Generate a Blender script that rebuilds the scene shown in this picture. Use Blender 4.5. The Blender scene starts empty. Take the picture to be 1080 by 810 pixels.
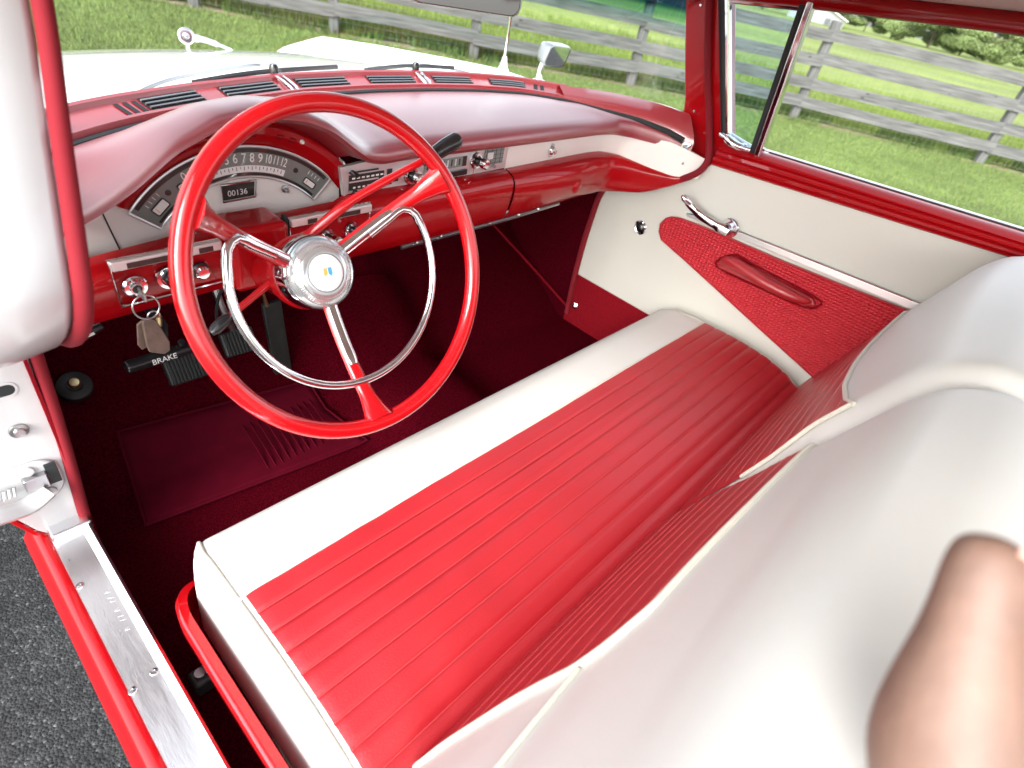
import bpy, bmesh, math, random
import numpy as np
from mathutils import Vector, Matrix, noise
random.seed(7); rng = np.random.default_rng(7)
S = bpy.context.scene; COL = S.collection; R = math.radians; PI = math.pi

# ------------------------------------------------------------------ materials
def nodes(m):
    m.use_nodes = True; return m.node_tree.nodes, m.node_tree.links
def mat(name, col, rough=.5, metal=0., coat=0., coat_rough=.05, spec=.5, var=0., var_scale=8., bump=0., bump_scale=200., bump_dist=.001,
        rough_var=0., sheen=0., stretch=None, sss=0., aniso=0., trans=0., detail=4):
    m = bpy.data.materials.new(name); N, L = nodes(m); b = N['Principled BSDF']
    b.inputs['Base Color'].default_value = (*col, 1); b.inputs['Roughness'].default_value = rough
    b.inputs['Metallic'].default_value = metal; b.inputs['Coat Weight'].default_value = coat
    b.inputs['Coat Roughness'].default_value = coat_rough; b.inputs['Coat IOR'].default_value = 1.85 if name in ('dash_pad_vinyl', 'cowl_paint') else 1.5; b.inputs['Specular IOR Level'].default_value = spec
    b.inputs['Sheen Weight'].default_value = sheen; b.inputs['Transmission Weight'].default_value = trans
    if aniso: b.inputs['Anisotropic'].default_value = aniso
    if sss:
        b.inputs['Subsurface Weight'].default_value = sss; b.inputs['Subsurface Radius'].default_value = (.012, .004, .002)
    tc = N.new('ShaderNodeTexCoord'); src = tc.outputs['Object']
    if stretch:
        mp = N.new('ShaderNodeMapping'); mp.inputs['Scale'].default_value = stretch; L.new(src, mp.inputs[0]); src = mp.outputs[0]
    if var or rough_var:
        n = N.new('ShaderNodeTexNoise'); n.inputs['Scale'].default_value = var_scale; n.inputs['Detail'].default_value = 6; L.new(src, n.inputs[0])
        if var:
            r = N.new('ShaderNodeValToRGB'); r.color_ramp.elements[0].position = .3; r.color_ramp.elements[1].position = .7
            r.color_ramp.elements[0].color = (*[max(0, c*(1-var)) for c in col], 1); r.color_ramp.elements[1].color = (*[min(1, c*(1+var)) for c in col], 1)
            L.new(n.outputs[0], r.inputs[0]); L.new(r.outputs[0], b.inputs['Base Color'])
        if rough_var:
            mr = N.new('ShaderNodeMapRange'); mr.inputs[3].default_value = rough-rough_var; mr.inputs[4].default_value = rough+rough_var
            L.new(n.outputs[0], mr.inputs[0]); L.new(mr.outputs[0], b.inputs['Roughness'])
    if bump:
        n2 = N.new('ShaderNodeTexNoise'); n2.inputs['Scale'].default_value = bump_scale; n2.inputs['Detail'].default_value = detail; L.new(src, n2.inputs[0])
        bp = N.new('ShaderNodeBump'); bp.inputs['Strength'].default_value = bump; bp.inputs['Distance'].default_value = bump_dist
        L.new(n2.outputs[0], bp.inputs['Height']); L.new(bp.outputs[0], b.inputs['Normal'])
    return m
M = dict(
 red_vinyl=mat('red_vinyl', (.38,.010,.017), .42, var=.06, var_scale=5, bump=.5, bump_scale=420, bump_dist=.0008, rough_var=.08, spec=.8, coat=.25, coat_rough=.45),
 pad_vinyl=mat('dash_pad_vinyl', (.26,.008,.018), .42, var=.04, bump=.2, bump_scale=600, bump_dist=.0005, rough_var=.04, spec=1., coat=1., coat_rough=.36),
 red_paint=mat('red_paint', (.36,.002,.005), .4, spec=.1, coat=.75, coat_rough=.04, bump=.03, bump_scale=30, bump_dist=.001),
 wheel_red=mat('red_wheel_plastic', (.43,.003,.006), .3, spec=.2, coat=1., coat_rough=.05, var=.03),
 lace=mat('red_windlace_cloth', (.19,.0025,.010), .9, bump=.5, bump_scale=900, bump_dist=.0006),
 white_vinyl=mat('white_vinyl', (.66,.665,.635), .42, var=.025, var_scale=4, bump=.3, bump_scale=480, bump_dist=.0006, rough_var=.05),
 door_vinyl=mat('cream_door_vinyl', (.62,.62,.565), .5, var=.025, var_scale=4, bump=.25, bump_scale=500, bump_dist=.0006),
 headliner=mat('headliner_vinyl', (.72,.70,.64), .7, bump=.3, bump_scale=300),
 white_paint=mat('white_paint', (.80,.80,.78), .3, coat=1., coat_rough=.03, var=.02, var_scale=2),
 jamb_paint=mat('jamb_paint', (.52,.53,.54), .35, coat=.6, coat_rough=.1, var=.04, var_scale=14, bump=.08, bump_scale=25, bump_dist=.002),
 cream_paint=mat('cream_dash_paint', (.86,.84,.80), .35, coat=.6, coat_rough=.1, var=.02),
 chrome=mat('chrome', (.80,.80,.82), .10, metal=1., rough_var=.05, var_scale=40),
 alu=mat('brushed_aluminium', (.80,.81,.83), .32, metal=1., rough_var=.12, var_scale=18, bump=.15, bump_scale=60, stretch=(9,1,9)),
 silver=mat('silver_face', (.78,.78,.78), .36, metal=.7, rough_var=.06, var_scale=30),
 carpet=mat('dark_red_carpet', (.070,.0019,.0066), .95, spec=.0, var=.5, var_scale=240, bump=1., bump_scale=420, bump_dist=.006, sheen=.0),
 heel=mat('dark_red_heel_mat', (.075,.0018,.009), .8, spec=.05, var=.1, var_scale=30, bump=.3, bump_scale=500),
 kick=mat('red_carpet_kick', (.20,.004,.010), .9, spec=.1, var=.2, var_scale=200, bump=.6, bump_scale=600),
 rubber=mat('black_rubber', (.02,.023,.022), .5, var=.3, var_scale=30, bump=.1, bump_scale=200),
 black=mat('black_enamel', (.010,.010,.011), .3, coat=.4),
 seal=mat('dark_rubber_seal', (.012,.016,.018), .6),
 dial=mat('dial_grey', (.19,.22,.205), .35, coat=.8, coat_rough=.04, var=.06, var_scale=40),
 dialdark=mat('dial_dark', (.018,.022,.020), .35, coat=.8, coat_rough=.04),
 dialwhite=mat('dial_white', (.82,.82,.80), .5),
 grille=mat('green_grey_dial_glass', (.20,.26,.25), .3, coat=.6, var=.2, var_scale=220),
 label=mat('white_print', (.75,.75,.74), .6),
 orange=mat('orange_enamel', (.75,.30,.04), .3, coat=.5), blue=mat('blue_enamel', (.03,.25,.42), .3, coat=.5),
 pearl=mat('pearl_plastic', (.80,.80,.77), .25, coat=.6),
 leather=mat('brown_leather', (.11,.07,.055), .6, var=.25, var_scale=60, bump=.5, bump_scale=250),
 brass=mat('brass', (.62,.52,.28), .3, metal=1.), dish=mat('bright_hub_plastic', (.56,.57,.58), .20, metal=.75, coat=.6), cowlp=mat('cowl_paint', (.33,.006,.014), .4, spec=1., coat=1., coat_rough=.22), steel=mat('steel', (.45,.45,.46), .35, metal=1., rough_var=.1),
 skin=mat('skin', (.18,.108,.082), .55, var=.12, var_scale=60, bump=.35, bump_scale=220, bump_dist=.0012, sss=.25),
 nail=mat('nail', (.62,.36,.29), .3),
 soil=mat('dry_soil', (.20,.15,.10), .95, var=.5, var_scale=9, bump=.8, bump_scale=30, bump_dist=.02),
 wire=mat('fence_wire', (.30,.31,.30), .5, metal=.6),
 roofing=mat('house_roof', (.50,.50,.49), .6, var=.05), siding=mat('house_siding', (.20,.215,.225), .7, var=.06),
 windowdark=mat('house_window', (.05,.06,.07), .2),
 bark=mat('bark', (.10,.075,.055), .9, var=.3, var_scale=6),
)
def dither_mat(name, cols, scale, rough=.8, bump=.6, bscale=120, bdist=.01, big=None, scale2=None, spec=.3, stretch=None):
    m = bpy.data.materials.new(name); N, L = nodes(m); b = N['Principled BSDF']; b.inputs['Roughness'].default_value = rough
    b.inputs['Specular IOR Level'].default_value = spec
    g = N.new('ShaderNodeNewGeometry'); src = g.outputs['Position']
    if stretch:
        mp = N.new('ShaderNodeMapping'); mp.inputs['Scale'].default_value = stretch; L.new(src, mp.inputs[0]); src = mp.outputs[0]
    n = N.new('ShaderNodeTexNoise'); n.inputs['Scale'].default_value = scale; n.inputs['Detail'].default_value = 8; n.inputs['Roughness'].default_value = .65; L.new(src, n.inputs[0])
    r = N.new('ShaderNodeValToRGB'); L.new(n.outputs[0], r.inputs[0])
    e = r.color_ramp.elements; k = len(cols)
    while len(e) < k: e.new(.5)
    for i, c in enumerate(cols): e[i].position = .28+.44*i/(k-1); e[i].color = (*c, 1)
    out = r.outputs[0]
    if scale2:
        n3 = N.new('ShaderNodeTexNoise'); n3.inputs['Scale'].default_value = scale2; n3.inputs['Detail'].default_value = 3; L.new(g.outputs['Position'], n3.inputs[0])
        mr = N.new('ShaderNodeMapRange'); mr.inputs[1].default_value = .3; mr.inputs[2].default_value = .7; mr.inputs[3].default_value = .62; mr.inputs[4].default_value = 1.3; L.new(n3.outputs[0], mr.inputs[0])
        mx = N.new('ShaderNodeMix'); mx.data_type = 'RGBA'; mx.blend_type = 'MULTIPLY'; mx.inputs[0].default_value = 1
        L.new(out, mx.inputs[6]); L.new(mr.outputs[0], mx.inputs[7]); out = mx.outputs[2]
    L.new(out, b.inputs['Base Color'])
    n2 = N.new('ShaderNodeTexNoise'); n2.inputs['Scale'].default_value = bscale; n2.inputs['Detail'].default_value = 6; L.new(src, n2.inputs[0])
    bp = N.new('ShaderNodeBump'); bp.inputs['Strength'].default_value = bump; bp.inputs['Distance'].default_value = bdist
    L.new(n2.outputs[0], bp.inputs['Height']); L.new(bp.outputs[0], b.inputs['Normal'])
    return m
M['lawn'] = dither_mat('lawn_grass', [(.05,.085,.02), (.105,.155,.038), (.18,.22,.075)], 9, scale2=.7, bscale=60, bdist=.03)
M['field'] = dither_mat('field_grass', [(.085,.14,.02), (.15,.20,.035), (.22,.24,.07)], 3, scale2=.16, bscale=25, bdist=.05)
M['blade'] = dither_mat('grass_blade', [(.06,.10,.025), (.125,.18,.048), (.21,.25,.10)], 26, scale2=.8, bump=0, spec=.2)
M['fieldblade'] = dither_mat('field_blade', [(.07,.125,.018), (.13,.19,.032), (.21,.245,.07)], 14, scale2=.5, bump=0, spec=.2)
M['tallblade'] = dither_mat('tall_grass_blade', [(.03,.065,.014), (.065,.115,.024), (.13,.17,.055)], 14, scale2=.9, bump=0, spec=.2)
M['leaf'] = dither_mat('leaf', [(.10,.15,.05), (.16,.22,.08), (.22,.28,.12)], 1.2, scale2=.3, bump=0, spec=.2)
def asphalt_mat():
    m = dither_mat('asphalt', [(.010,.011,.012), (.022,.024,.025), (.040,.043,.044)], 30, rough=.75, bump=.6, bscale=140, bdist=.006, scale2=3)
    N, L = nodes(m); b = N['Principled BSDF']; g = N.new('ShaderNodeNewGeometry'); old = b.inputs['Base Color'].links[0].from_socket
    v = N.new('ShaderNodeTexVoronoi'); v.inputs['Scale'].default_value = 210; L.new(g.outputs['Position'], v.inputs['Vector'])
    bw = N.new('ShaderNodeSeparateColor'); L.new(v.outputs['Color'], bw.inputs[0])
    r = N.new('ShaderNodeValToRGB'); e = r.color_ramp.elements; e[0].position = 0; e[0].color = (.55,.55,.55,1); e[1].position = 1; e[1].color = (3.4,3.5,3.5,1); x = e.new(.55); x.color = (.9,.9,.9,1); x = e.new(.92); x.color = (1.4,1.42,1.42,1)
    L.new(bw.outputs[0], r.inputs[0]); mx = N.new('ShaderNodeMix'); mx.data_type = 'RGBA'; mx.blend_type = 'MULTIPLY'; mx.inputs[0].default_value = 1
    L.new(old, mx.inputs[6]); L.new(r.outputs[0], mx.inputs[7]); L.new(mx.outputs[2], b.inputs['Base Color'])
    b2 = N.new('ShaderNodeBump'); b2.inputs['Strength'].default_value = .6; b2.inputs['Distance'].default_value = .003; b2.invert = True; L.new(v.outputs['Distance'], b2.inputs['Height']); L.new(b2.outputs[0], b.inputs['Normal'])
    return m
M['asphalt'] = asphalt_mat()
def wood_mat():
    m = mat('weathered_fence_wood', (.25,.25,.245), .85, bump=.4, bump_scale=18, bump_dist=.004)
    N, L = nodes(m); b = N['Principled BSDF']; tc = N.new('ShaderNodeTexCoord'); mp = N.new('ShaderNodeMapping'); mp.inputs['Scale'].default_value = (1.2, 22, 22)
    oi = N.new('ShaderNodeObjectInfo'); ad = N.new('ShaderNodeVectorMath'); ad.operation = 'ADD'
    L.new(tc.outputs['Object'], mp.inputs[0]); L.new(mp.outputs[0], ad.inputs[0]); L.new(oi.outputs['Random'], ad.inputs[1])
    n = N.new('ShaderNodeTexNoise'); n.inputs['Scale'].default_value = 2.2; n.inputs['Detail'].default_value = 8; L.new(ad.outputs[0], n.inputs[0])
    r = N.new('ShaderNodeValToRGB'); e = r.color_ramp.elements; e[0].position = .3; e[0].color = (.043,.044,.043,1); e[1].position = .7; e[1].color = (.135,.138,.135,1)
    L.new(n.outputs[0], r.inputs[0])
    v = N.new('ShaderNodeTexVoronoi'); v.inputs['Scale'].default_value = 3.1; mp2 = N.new('ShaderNodeMapping'); mp2.inputs['Scale'].default_value = (1., 2.2, 2.2)
    ad2 = N.new('ShaderNodeVectorMath'); ad2.operation = 'ADD'; L.new(tc.outputs['Object'], mp2.inputs[0]); L.new(mp2.outputs[0], ad2.inputs[0]); L.new(oi.outputs['Random'], ad2.inputs[1]); L.new(ad2.outputs[0], v.inputs[0])
    mr = N.new('ShaderNodeMapRange'); mr.inputs[1].default_value = .05; mr.inputs[2].default_value = .11; mr.inputs[3].default_value = .25; mr.inputs[4].default_value = 1; L.new(v.outputs[0], mr.inputs[0])
    mx = N.new('ShaderNodeMix'); mx.data_type = 'RGBA'; mx.blend_type = 'MULTIPLY'; mx.inputs[0].default_value = 1; L.new(r.outputs[0], mx.inputs[6]); L.new(mr.outputs[0], mx.inputs[7])
    L.new(mx.outputs[2], b.inputs['Base Color']); return m
M['wood'] = wood_mat()
def glass_mat(name, tint, band=False, refl=1.0):
    m = bpy.data.materials.new(name); N, L = nodes(m); N.remove(N['Principled BSDF']); out = N['Material Output']
    t = N.new('ShaderNodeBsdfTransparent'); t.inputs[0].default_value = (*tint, 1); g = N.new('ShaderNodeBsdfGlossy'); g.inputs['Roughness'].default_value = .01
    f = N.new('ShaderNodeLayerWeight'); f.inputs[0].default_value = .5; mx = N.new('ShaderNodeMixShader')
    pw = N.new('ShaderNodeMath'); pw.operation = 'POWER'; pw.inputs[1].default_value = 5; L.new(f.outputs['Facing'], pw.inputs[0])
    k = N.new('ShaderNodeMath'); k.operation = 'MULTIPLY_ADD'; k.inputs[1].default_value = .9*refl; k.inputs[2].default_value = .04*refl; L.new(pw.outputs[0], k.inputs[0])
    L.new(k.outputs[0], mx.inputs[0]); L.new(t.outputs[0], mx.inputs[1]); L.new(g.outputs[0], mx.inputs[2]); L.new(mx.outputs[0], out.inputs[0])
    if band:   # factory tint band along the top of the windscreen
        tc = N.new('ShaderNodeTexCoord'); sx = N.new('ShaderNodeSeparateXYZ'); L.new(tc.outputs['Object'], sx.inputs[0])
        r = N.new('ShaderNodeValToRGB'); mr = N.new('ShaderNodeMapRange'); mr.inputs[1].default_value = 1.165; mr.inputs[2].default_value = 1.24; L.new(sx.outputs[2], mr.inputs[0])
        e = r.color_ramp.elements; e[0].position = 0; e[0].color = (*tint, 1); e[1].position = 1; e[1].color = (.01,.04,.10,1); x = e.new(.45); x.color = (.30,.62,.52,1); x = e.new(.7); x.color = (.03,.16,.22,1)
        L.new(mr.outputs[0], r.inputs[0]); L.new(r.outputs[0], t.inputs[0])
    return m
M['glass'] = glass_mat('clear_windscreen_glass', (.93,.97,.96), True, .8)
M['ventglass'] = glass_mat('tinted_vent_glass', (.66,.83,.86), False, 1.)
M['dimglass'] = mat('dimmed_mirror', (.16,.15,.145), .06, metal=1.)
M['stitch'] = mat('stitching_highlight_red', (.50,.055,.06), .4)  # pleat stitch lines, with their highlight put into the paler red
M['piping'] = mat('ivory_piping', (.62,.60,.52), .45)
M['mirror'] = mat('mirror_silver', (.85,.87,.88), .02, metal=1.)
def weave_mat():
    m = mat('red_woven_vinyl', (.50,.014,.026), .42, spec=.45); N, L = nodes(m); b = N['Principled BSDF']
    tc = N.new('ShaderNodeTexCoord'); sx = N.new('ShaderNodeSeparateXYZ'); L.new(tc.outputs['Object'], sx.inputs[0])
    def wave(o, k):
        a = N.new('ShaderNodeMath'); a.operation = 'MULTIPLY'; a.inputs[1].default_value = k; L.new(o, a.inputs[0])
        s = N.new('ShaderNodeMath'); s.operation = 'SINE'; L.new(a.outputs[0], s.inputs[0])
        ab = N.new('ShaderNodeMath'); ab.operation = 'ABSOLUTE'; L.new(s.outputs[0], ab.inputs[0]); return ab.outputs[0]
    mu = N.new('ShaderNodeMath'); mu.operation = 'MULTIPLY'; L.new(wave(sx.outputs[1], PI/.0098), mu.inputs[0]); L.new(wave(sx.outputs[2], PI/.0078), mu.inputs[1])
    bp = N.new('ShaderNodeBump'); bp.inputs['Strength'].default_value = .8; bp.inputs['Distance'].default_value = .0028
    L.new(mu.outputs[0], bp.inputs['Height']); L.new(bp.outputs[0], b.inputs['Normal'])
    return m
M['weave'] = weave_mat()

# ------------------------------------------------------------------ mesh helpers
def obj(name, V, F, m, parent=None, smooth=True, angle=38, bevel=0, seg=2, subsurf=0, solid=0):
    me = bpy.data.meshes.new(name); me.from_pydata([tuple(map(float, v)) for v in V], [], F)
    bm = bmesh.new(); bm.from_mesh(me); bmesh.ops.remove_doubles(bm, verts=bm.verts, dist=1e-6); bmesh.ops.recalc_face_normals(bm, faces=bm.faces); bm.to_mesh(me); bm.free()
    me.materials.append(M[m] if isinstance(m, str) else m)
    o = bpy.data.objects.new(name, me); COL.objects.link(o); o.parent = parent
    me.polygons.foreach_set('use_smooth', [smooth]*len(me.polygons))
    if smooth and not bevel and angle: me.set_sharp_from_angle(angle=R(angle))
    if solid:
        md = o.modifiers.new('solid', 'SOLIDIFY'); md.thickness = solid; md.offset = 0
    if bevel:
        md = o.modifiers.new('bevel', 'BEVEL'); md.width = bevel; md.segments = seg; md.limit_method = 'ANGLE'; md.angle_limit = R(35); md.harden_normals = True
    if subsurf:
        md = o.modifiers.new('sub', 'SUBSURF'); md.levels = subsurf; md.render_levels = subsurf
    return o
def grid(rows, closed_u=False, closed_v=False):
    V = [p for r in rows for p in r]; nu, nv = len(rows), len(rows[0]); F = []
    for i in range(nu if closed_u else nu-1):
        for j in range(nv if closed_v else nv-1):
            F.append((i*nv+j, i*nv+(j+1) % nv, ((i+1) % nu)*nv+(j+1) % nv, ((i+1) % nu)*nv+j))
    return V, F
def join(*parts):
    V, F = [], []
    for v, f in parts:
        k = len(V); V += list(v); F += [tuple(i+k for i in q) for q in f]
    return V, F
def smooth_path(P, n=8, closed=False):
    P = [Vector(p) for p in P]; out = []; m = len(P)
    for i in range(m if closed else m-1):
        if closed: a, b, c, d = P[i-1], P[i], P[(i+1) % m], P[(i+2) % m]
        else: a, b, c, d = P[max(i-1, 0)], P[i], P[i+1], P[min(i+2, m-1)]
        for k in range(n):
            t = k/n; out.append(.5*((2*b)+(c-a)*t+(2*a-5*b+4*c-d)*t*t+(3*b-a-3*c+d)*t**3))
    if not closed: out.append(P[-1])
    return out
def tubeg(P, r, n=10, closed=False, flat=1., up=None):
    P = [Vector(p) for p in P]; m = len(P); rad = r if isinstance(r, (list, tuple)) else [r]*m
    T = [((P[(i+1) % m]-P[i-1]) if closed else (P[min(i+1, m-1)]-P[max(i-1, 0)])).normalized() for i in range(m)]
    u = Vector(up) if up is not None else T[0].orthogonal(); rows = []
    for i in range(m):
        u = (u-T[i]*u.dot(T[i])).normalized(); w = T[i].cross(u)
        rows.append([P[i]+(u*math.cos(2*PI*k/n)*flat+w*math.sin(2*PI*k/n))*rad[i] for k in range(n)])
    V, F = grid(rows, closed, True)
    if not closed: F += [tuple(range(n))[::-1], tuple(range((m-1)*n, m*n))]
    return V, F
def tube(name, P, r, m, parent=None, n=10, closed=False, sm=0, flat=1., up=None):
    if sm:
        k = len(P); P2 = smooth_path(P, sm, closed)
        if isinstance(r, (list, tuple)): r = list(np.interp(np.linspace(0, k-1, len(P2)), range(k), r))
        P = P2
    return obj(name, *tubeg(P, r, n, closed, flat, up), m, parent)
def latheg(prof, o, ax, n=32, cap=True):
    o = Vector(o); ax = Vector(ax).normalized(); u = ax.orthogonal().normalized(); w = ax.cross(u)
    rows = [[o+ax*h+(u*math.cos(2*PI*k/n)+w*math.sin(2*PI*k/n))*r for k in range(n)] for r, h in prof]
    V, F = grid(rows, False, True)
    if cap: F += [tuple(range(n))[::-1], tuple(range((len(prof)-1)*n, len(prof)*n))]
    return V, F
def lathe(name, prof, o, ax, m, parent=None, n=32): return obj(name, *latheg(prof, o, ax, n), m, parent)
def boxg(c, s, rot=None):
    c = Vector(c); V = [Vector((x*s[0]/2, y*s[1]/2, z*s[2]/2)) for x in (-1, 1) for y in (-1, 1) for z in (-1, 1)]
    if rot is not None: V = [rot @ v for v in V]
    return [c+v for v in V], [(0,1,3,2), (4,6,7,5), (0,4,5,1), (2,3,7,6), (0,2,6,4), (1,5,7,3)]
def box(name, c, s, m, parent=None, rot=None, bevel=.002): return obj(name, *boxg(c, s, rot), m, parent, bevel=bevel)
def prismg(poly, f, d):
    """poly: 2-D outline; f maps (a, b, depth) to a point; extruded from 0 to d."""
    n = len(poly); V = [f(a, b, 0) for a, b in poly]+[f(a, b, d) for a, b in poly]
    return V, [tuple(range(n))[::-1], tuple(range(n, 2*n))]+[(i, (i+1) % n, n+(i+1) % n, n+i) for i in range(n)]
def text(name, s, size, o, u, v, m, parent, depth=.0006, xscale=1., align='CENTER'):
    c = bpy.data.curves.new(name, 'FONT'); c.body = s; c.size = size; c.extrude = depth; c.align_x = align; c.align_y = 'CENTER'
    t = bpy.data.objects.new(name, c); COL.objects.link(t); bpy.context.view_layer.update()
    me = bpy.data.meshes.new_from_object(t.evaluated_get(bpy.context.evaluated_depsgraph_get())); bpy.data.objects.remove(t)
    u = Vector(u).normalized(); v = Vector(v).normalized(); n = u.cross(v)
    mx = Matrix(((u.x, v.x, n.x, o[0]), (u.y, v.y, n.y, o[1]), (u.z, v.z, n.z, o[2]), (0, 0, 0, 1))) @ Matrix.Diagonal((xscale, 1, 1, 1))
    me.transform(mx); me.materials.clear(); me.materials.append(M[m]); q = bpy.data.objects.new(name, me); COL.objects.link(q); q.parent = parent
    return q
def tag(o, label, cat=None, group=None, kind=None):
    if label: o['label'] = label
    if cat: o['category'] = cat
    if group: o['group'] = group
    if kind: o['kind'] = kind
    return o
def empty(name, loc=(0, 0, 0)):
    o = bpy.data.objects.new(name, None); COL.objects.link(o); o.location = loc; o.empty_display_size = .1; return o
def ip(x, xs, ys): return float(np.interp(x, xs, ys))
def smooth_ip(xs, ys, w=.02):
    g = np.linspace(xs[0]-.2, xs[-1]+.2, 900); y = np.interp(g, xs, ys); k = max(1, int(w/(g[1]-g[0])))
    ker = np.hanning(2*k+3); ker /= ker.sum(); pad = len(ker)//2
    y2 = np.convolve(np.pad(y, pad, 'edge'), ker, 'valid'); return lambda x: float(np.interp(x, g, y2))

# ------------------------------------------------------------------ the car
car = empty('vintage_car')
tag(car, 'vintage white car with a red and white interior, seen through its open driver side', 'car')
def part(name, label=None, parent=car):
    o = empty(name); o.parent = parent
    if label: o['label'] = label
    return o

# --- bonnet, wings and their bits outside the windscreen
def hood_z(x, y):
    s = max(0, y-.4); z = .957-.09*s-.075*s*s-(.25*(s-1.0)**2 if s > 1.0 else 0)
    return z+.018*(x/.6)-.030*(x/.62)**2
xs = np.linspace(-.62, .60, 40); ys = np.linspace(.335, 1.75, 40)
hood = obj('bonnet', *grid([[(x, y-.13*(x/.6)**2*(1 if y < .5 else max(0, 1-(y-.5)*2)), hood_z(x, y)) for x in xs] for y in ys]), 'white_paint', car)
def wing(sx):
    ridge_y = [-.12, .20, .58, .80, 1.17, 1.55, 1.82, 2.0]; ridge_z = [.965, .962, .950, .925, .880, .828, .735, .60]
    rows = []
    for y in np.linspace(-.12, 1.98, 44):
        zr = ip(y, ridge_y, ridge_z)-(0 if sx > 0 else .02); prof = [(.605, -.075), (.625, -.045), (.655, -.012), (.69, .0), (.735, -.004), (.79, -.03), (.83, -.07), (.86, -.14), (.87, -.25), (.86, -.45), (.84, -.55)]
        if y < .25: prof = [(max(a, .70+.0*y), b) for a, b in prof]
        rows.append([(sx*a, y, zr+b) for a, b in prof])
    return obj('wing', *grid(rows), 'white_paint', car)
wing(1)
orn = lathe('bonnet_ornament', [(.0, -.012), (.017, -.012), (.022, -.006), (.022, .004), (.018, .008), (.015, .003), (.009, .003), (.006, .009), (.0, .010)], (0.0, 1.13, .886), (-.25, -.9, .25), 'chrome', car, 24)
obj('ornament_tail', *tubeg(smooth_path([(0.005, 1.14, .88), (.05, 1.15, .876), (.10, 1.15, .862), (.14, 1.15, .848)], 5), [.010]*5+[.008]*5+[.005]*5+[.002], 8), 'chrome', orn)
obj('ornament_stem', *tubeg([(0, 1.13, .87), (0, 1.13, .83)], .006, 8), 'chrome', orn)
def wiper(blade, arm, piv):
    w = part('windscreen_wiper')
    obj('wiper_blade', *tubeg(smooth_path([(x, y, z+.012) for x, y, z in blade], 5), .005, 6), 'black', w)
    obj('wiper_arm', *tubeg(smooth_path(arm, 5), .0032, 8), 'steel', w)
    lathe('wiper_pivot', [(.022, -.02), (.020, .0), (.012, .012), (.0, .014)], piv, (0, .1, 1), 'chrome', w, 16)
wiper([(-.325, .30, .965), (-.236, .335, .968), (-.147, .362, .970), (.03, .412, .968)], [(-.43, .275, .965), (-.392, .300, .972), (-.32, .345, .976), (-.145, .46, .968), (-.11, .44, .972)], (-.43, .272, .957))
wiper([(.079, .372, .972), (.216, .405, .975), (.361, .392, .976)], [(.489, .385, .965), (.397, .434, .975), (.328, .47, .976), (.30, .44, .978)], (.49, .385, .955))
an = part('radio_antenna')
obj('antenna_rod', *tubeg([(.70, .535, .94), (.70, .54, 1.55)], [.0045, .003], 8), 'chrome', an)
lathe('antenna_base', [(.024, -.01), (.020, .006), (.012, .02), (.007, .045), (.0, .046)], (.70, .535, .945), (0, 0, 1), 'chrome', an, 16)
# mirror on the far wing
mi = part('side_mirror')
mo = Vector((.80, .42, 1.022)); mn = Vector((-.24, -.96, -.10)).normalized(); mu = Vector((0, 0, 1)).cross(mn).normalized(); mv = mn.cross(mu)
def rrect(w, h, r, n=6, skew=0.):
    P = []
    for cx, cy, a0 in ((w-r, h-r, 0), (-w+r, h-r, 90), (-w+r, -h+r, 180), (w-r, -h+r, 270)):
        for k in range(n+1):
            a = R(a0+90*k/n); x, y = cx+r*math.cos(a), cy+r*math.sin(a); P.append((x+skew*y, y))
    return P
rr = rrect(.040, .029, .012, skew=.25)
rows = [[mo+mu*a*s+mv*b*s+mn*h for a, b in rr] for s, h in ((.93, .012), (1, .011), (1.02, .0), (.95, -.03), (.7, -.055), (.3, -.068))]
V, F = grid(rows, False, True); F.append(tuple(range(len(V)-len(rr), len(V)))); obj('mirror_housing', V, F, 'steel', mi)
obj('mirror_glass', [mo+mu*a*.93+mv*b*.93+mn*.0105 for a, b in rr], [tuple(range(len(rr)))], 'mirror', mi)
obj('mirror_stalk', *tubeg(smooth_path([(.78, .45, .935), (.782, .455, .965), (.79, .45, 1.0), (.80, .43, 1.02)], 5), [.020, .016, .013, .011, .010, .010, .010, .010, .010, .010, .010, .010, .010, .010, .010, .012], 12), 'chrome', mi)
obj('mirror_foot', *latheg([(.032, -.01), (.03, .004), (.018, .012), (0, .014)], (.78, .45, .935), (0, 0, 1), 20), 'chrome', mi)

# --- cowl garnish with demister slots
ci_x = [-.66, -.62, -.583, -.566, -.514, -.453, -.318, -.13, .027, .172, .30, .421, .504, .56]
ci_y = [.035, .082, .112, .120, .152, .182, .229, .272, .280, .269, .246, .202, .128, .06]
cin = smooth_ip(ci_x, ci_y, .05)
ck = lambda x: .966+.030*x
cowl = part('cowl_garnish')
def cw(x, a, h):   # point on the garnish: a = 0 inner edge .. 1 outer edge, h height above its base
    dx = .01; t = Vector((2*dx, cin(x+dx)-cin(x-dx), 0)).normalized(); n = Vector((-t.y, t.x, 0)); return Vector((x, cin(x), ck(x)))+n*a*.058+Vector((0, 0, .016*a+h))
prof = [(-.02, -.02), (-.01, .004), (.05, .009), (.14, .009), (.18, .003), (.82, .003), (.86, .010), (.95, .011), (1.02, .004), (1.06, -.02)]
xs = np.linspace(-.578, .505, 70)
V, F = grid([[cw(x, a, h) for a, h in prof] for x in xs]); n = len(prof); F += [tuple(range(n)), tuple(range(len(V)-n, len(V)))]
obj('garnish_rail', V, F, 'cowlp', cowl)
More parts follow.
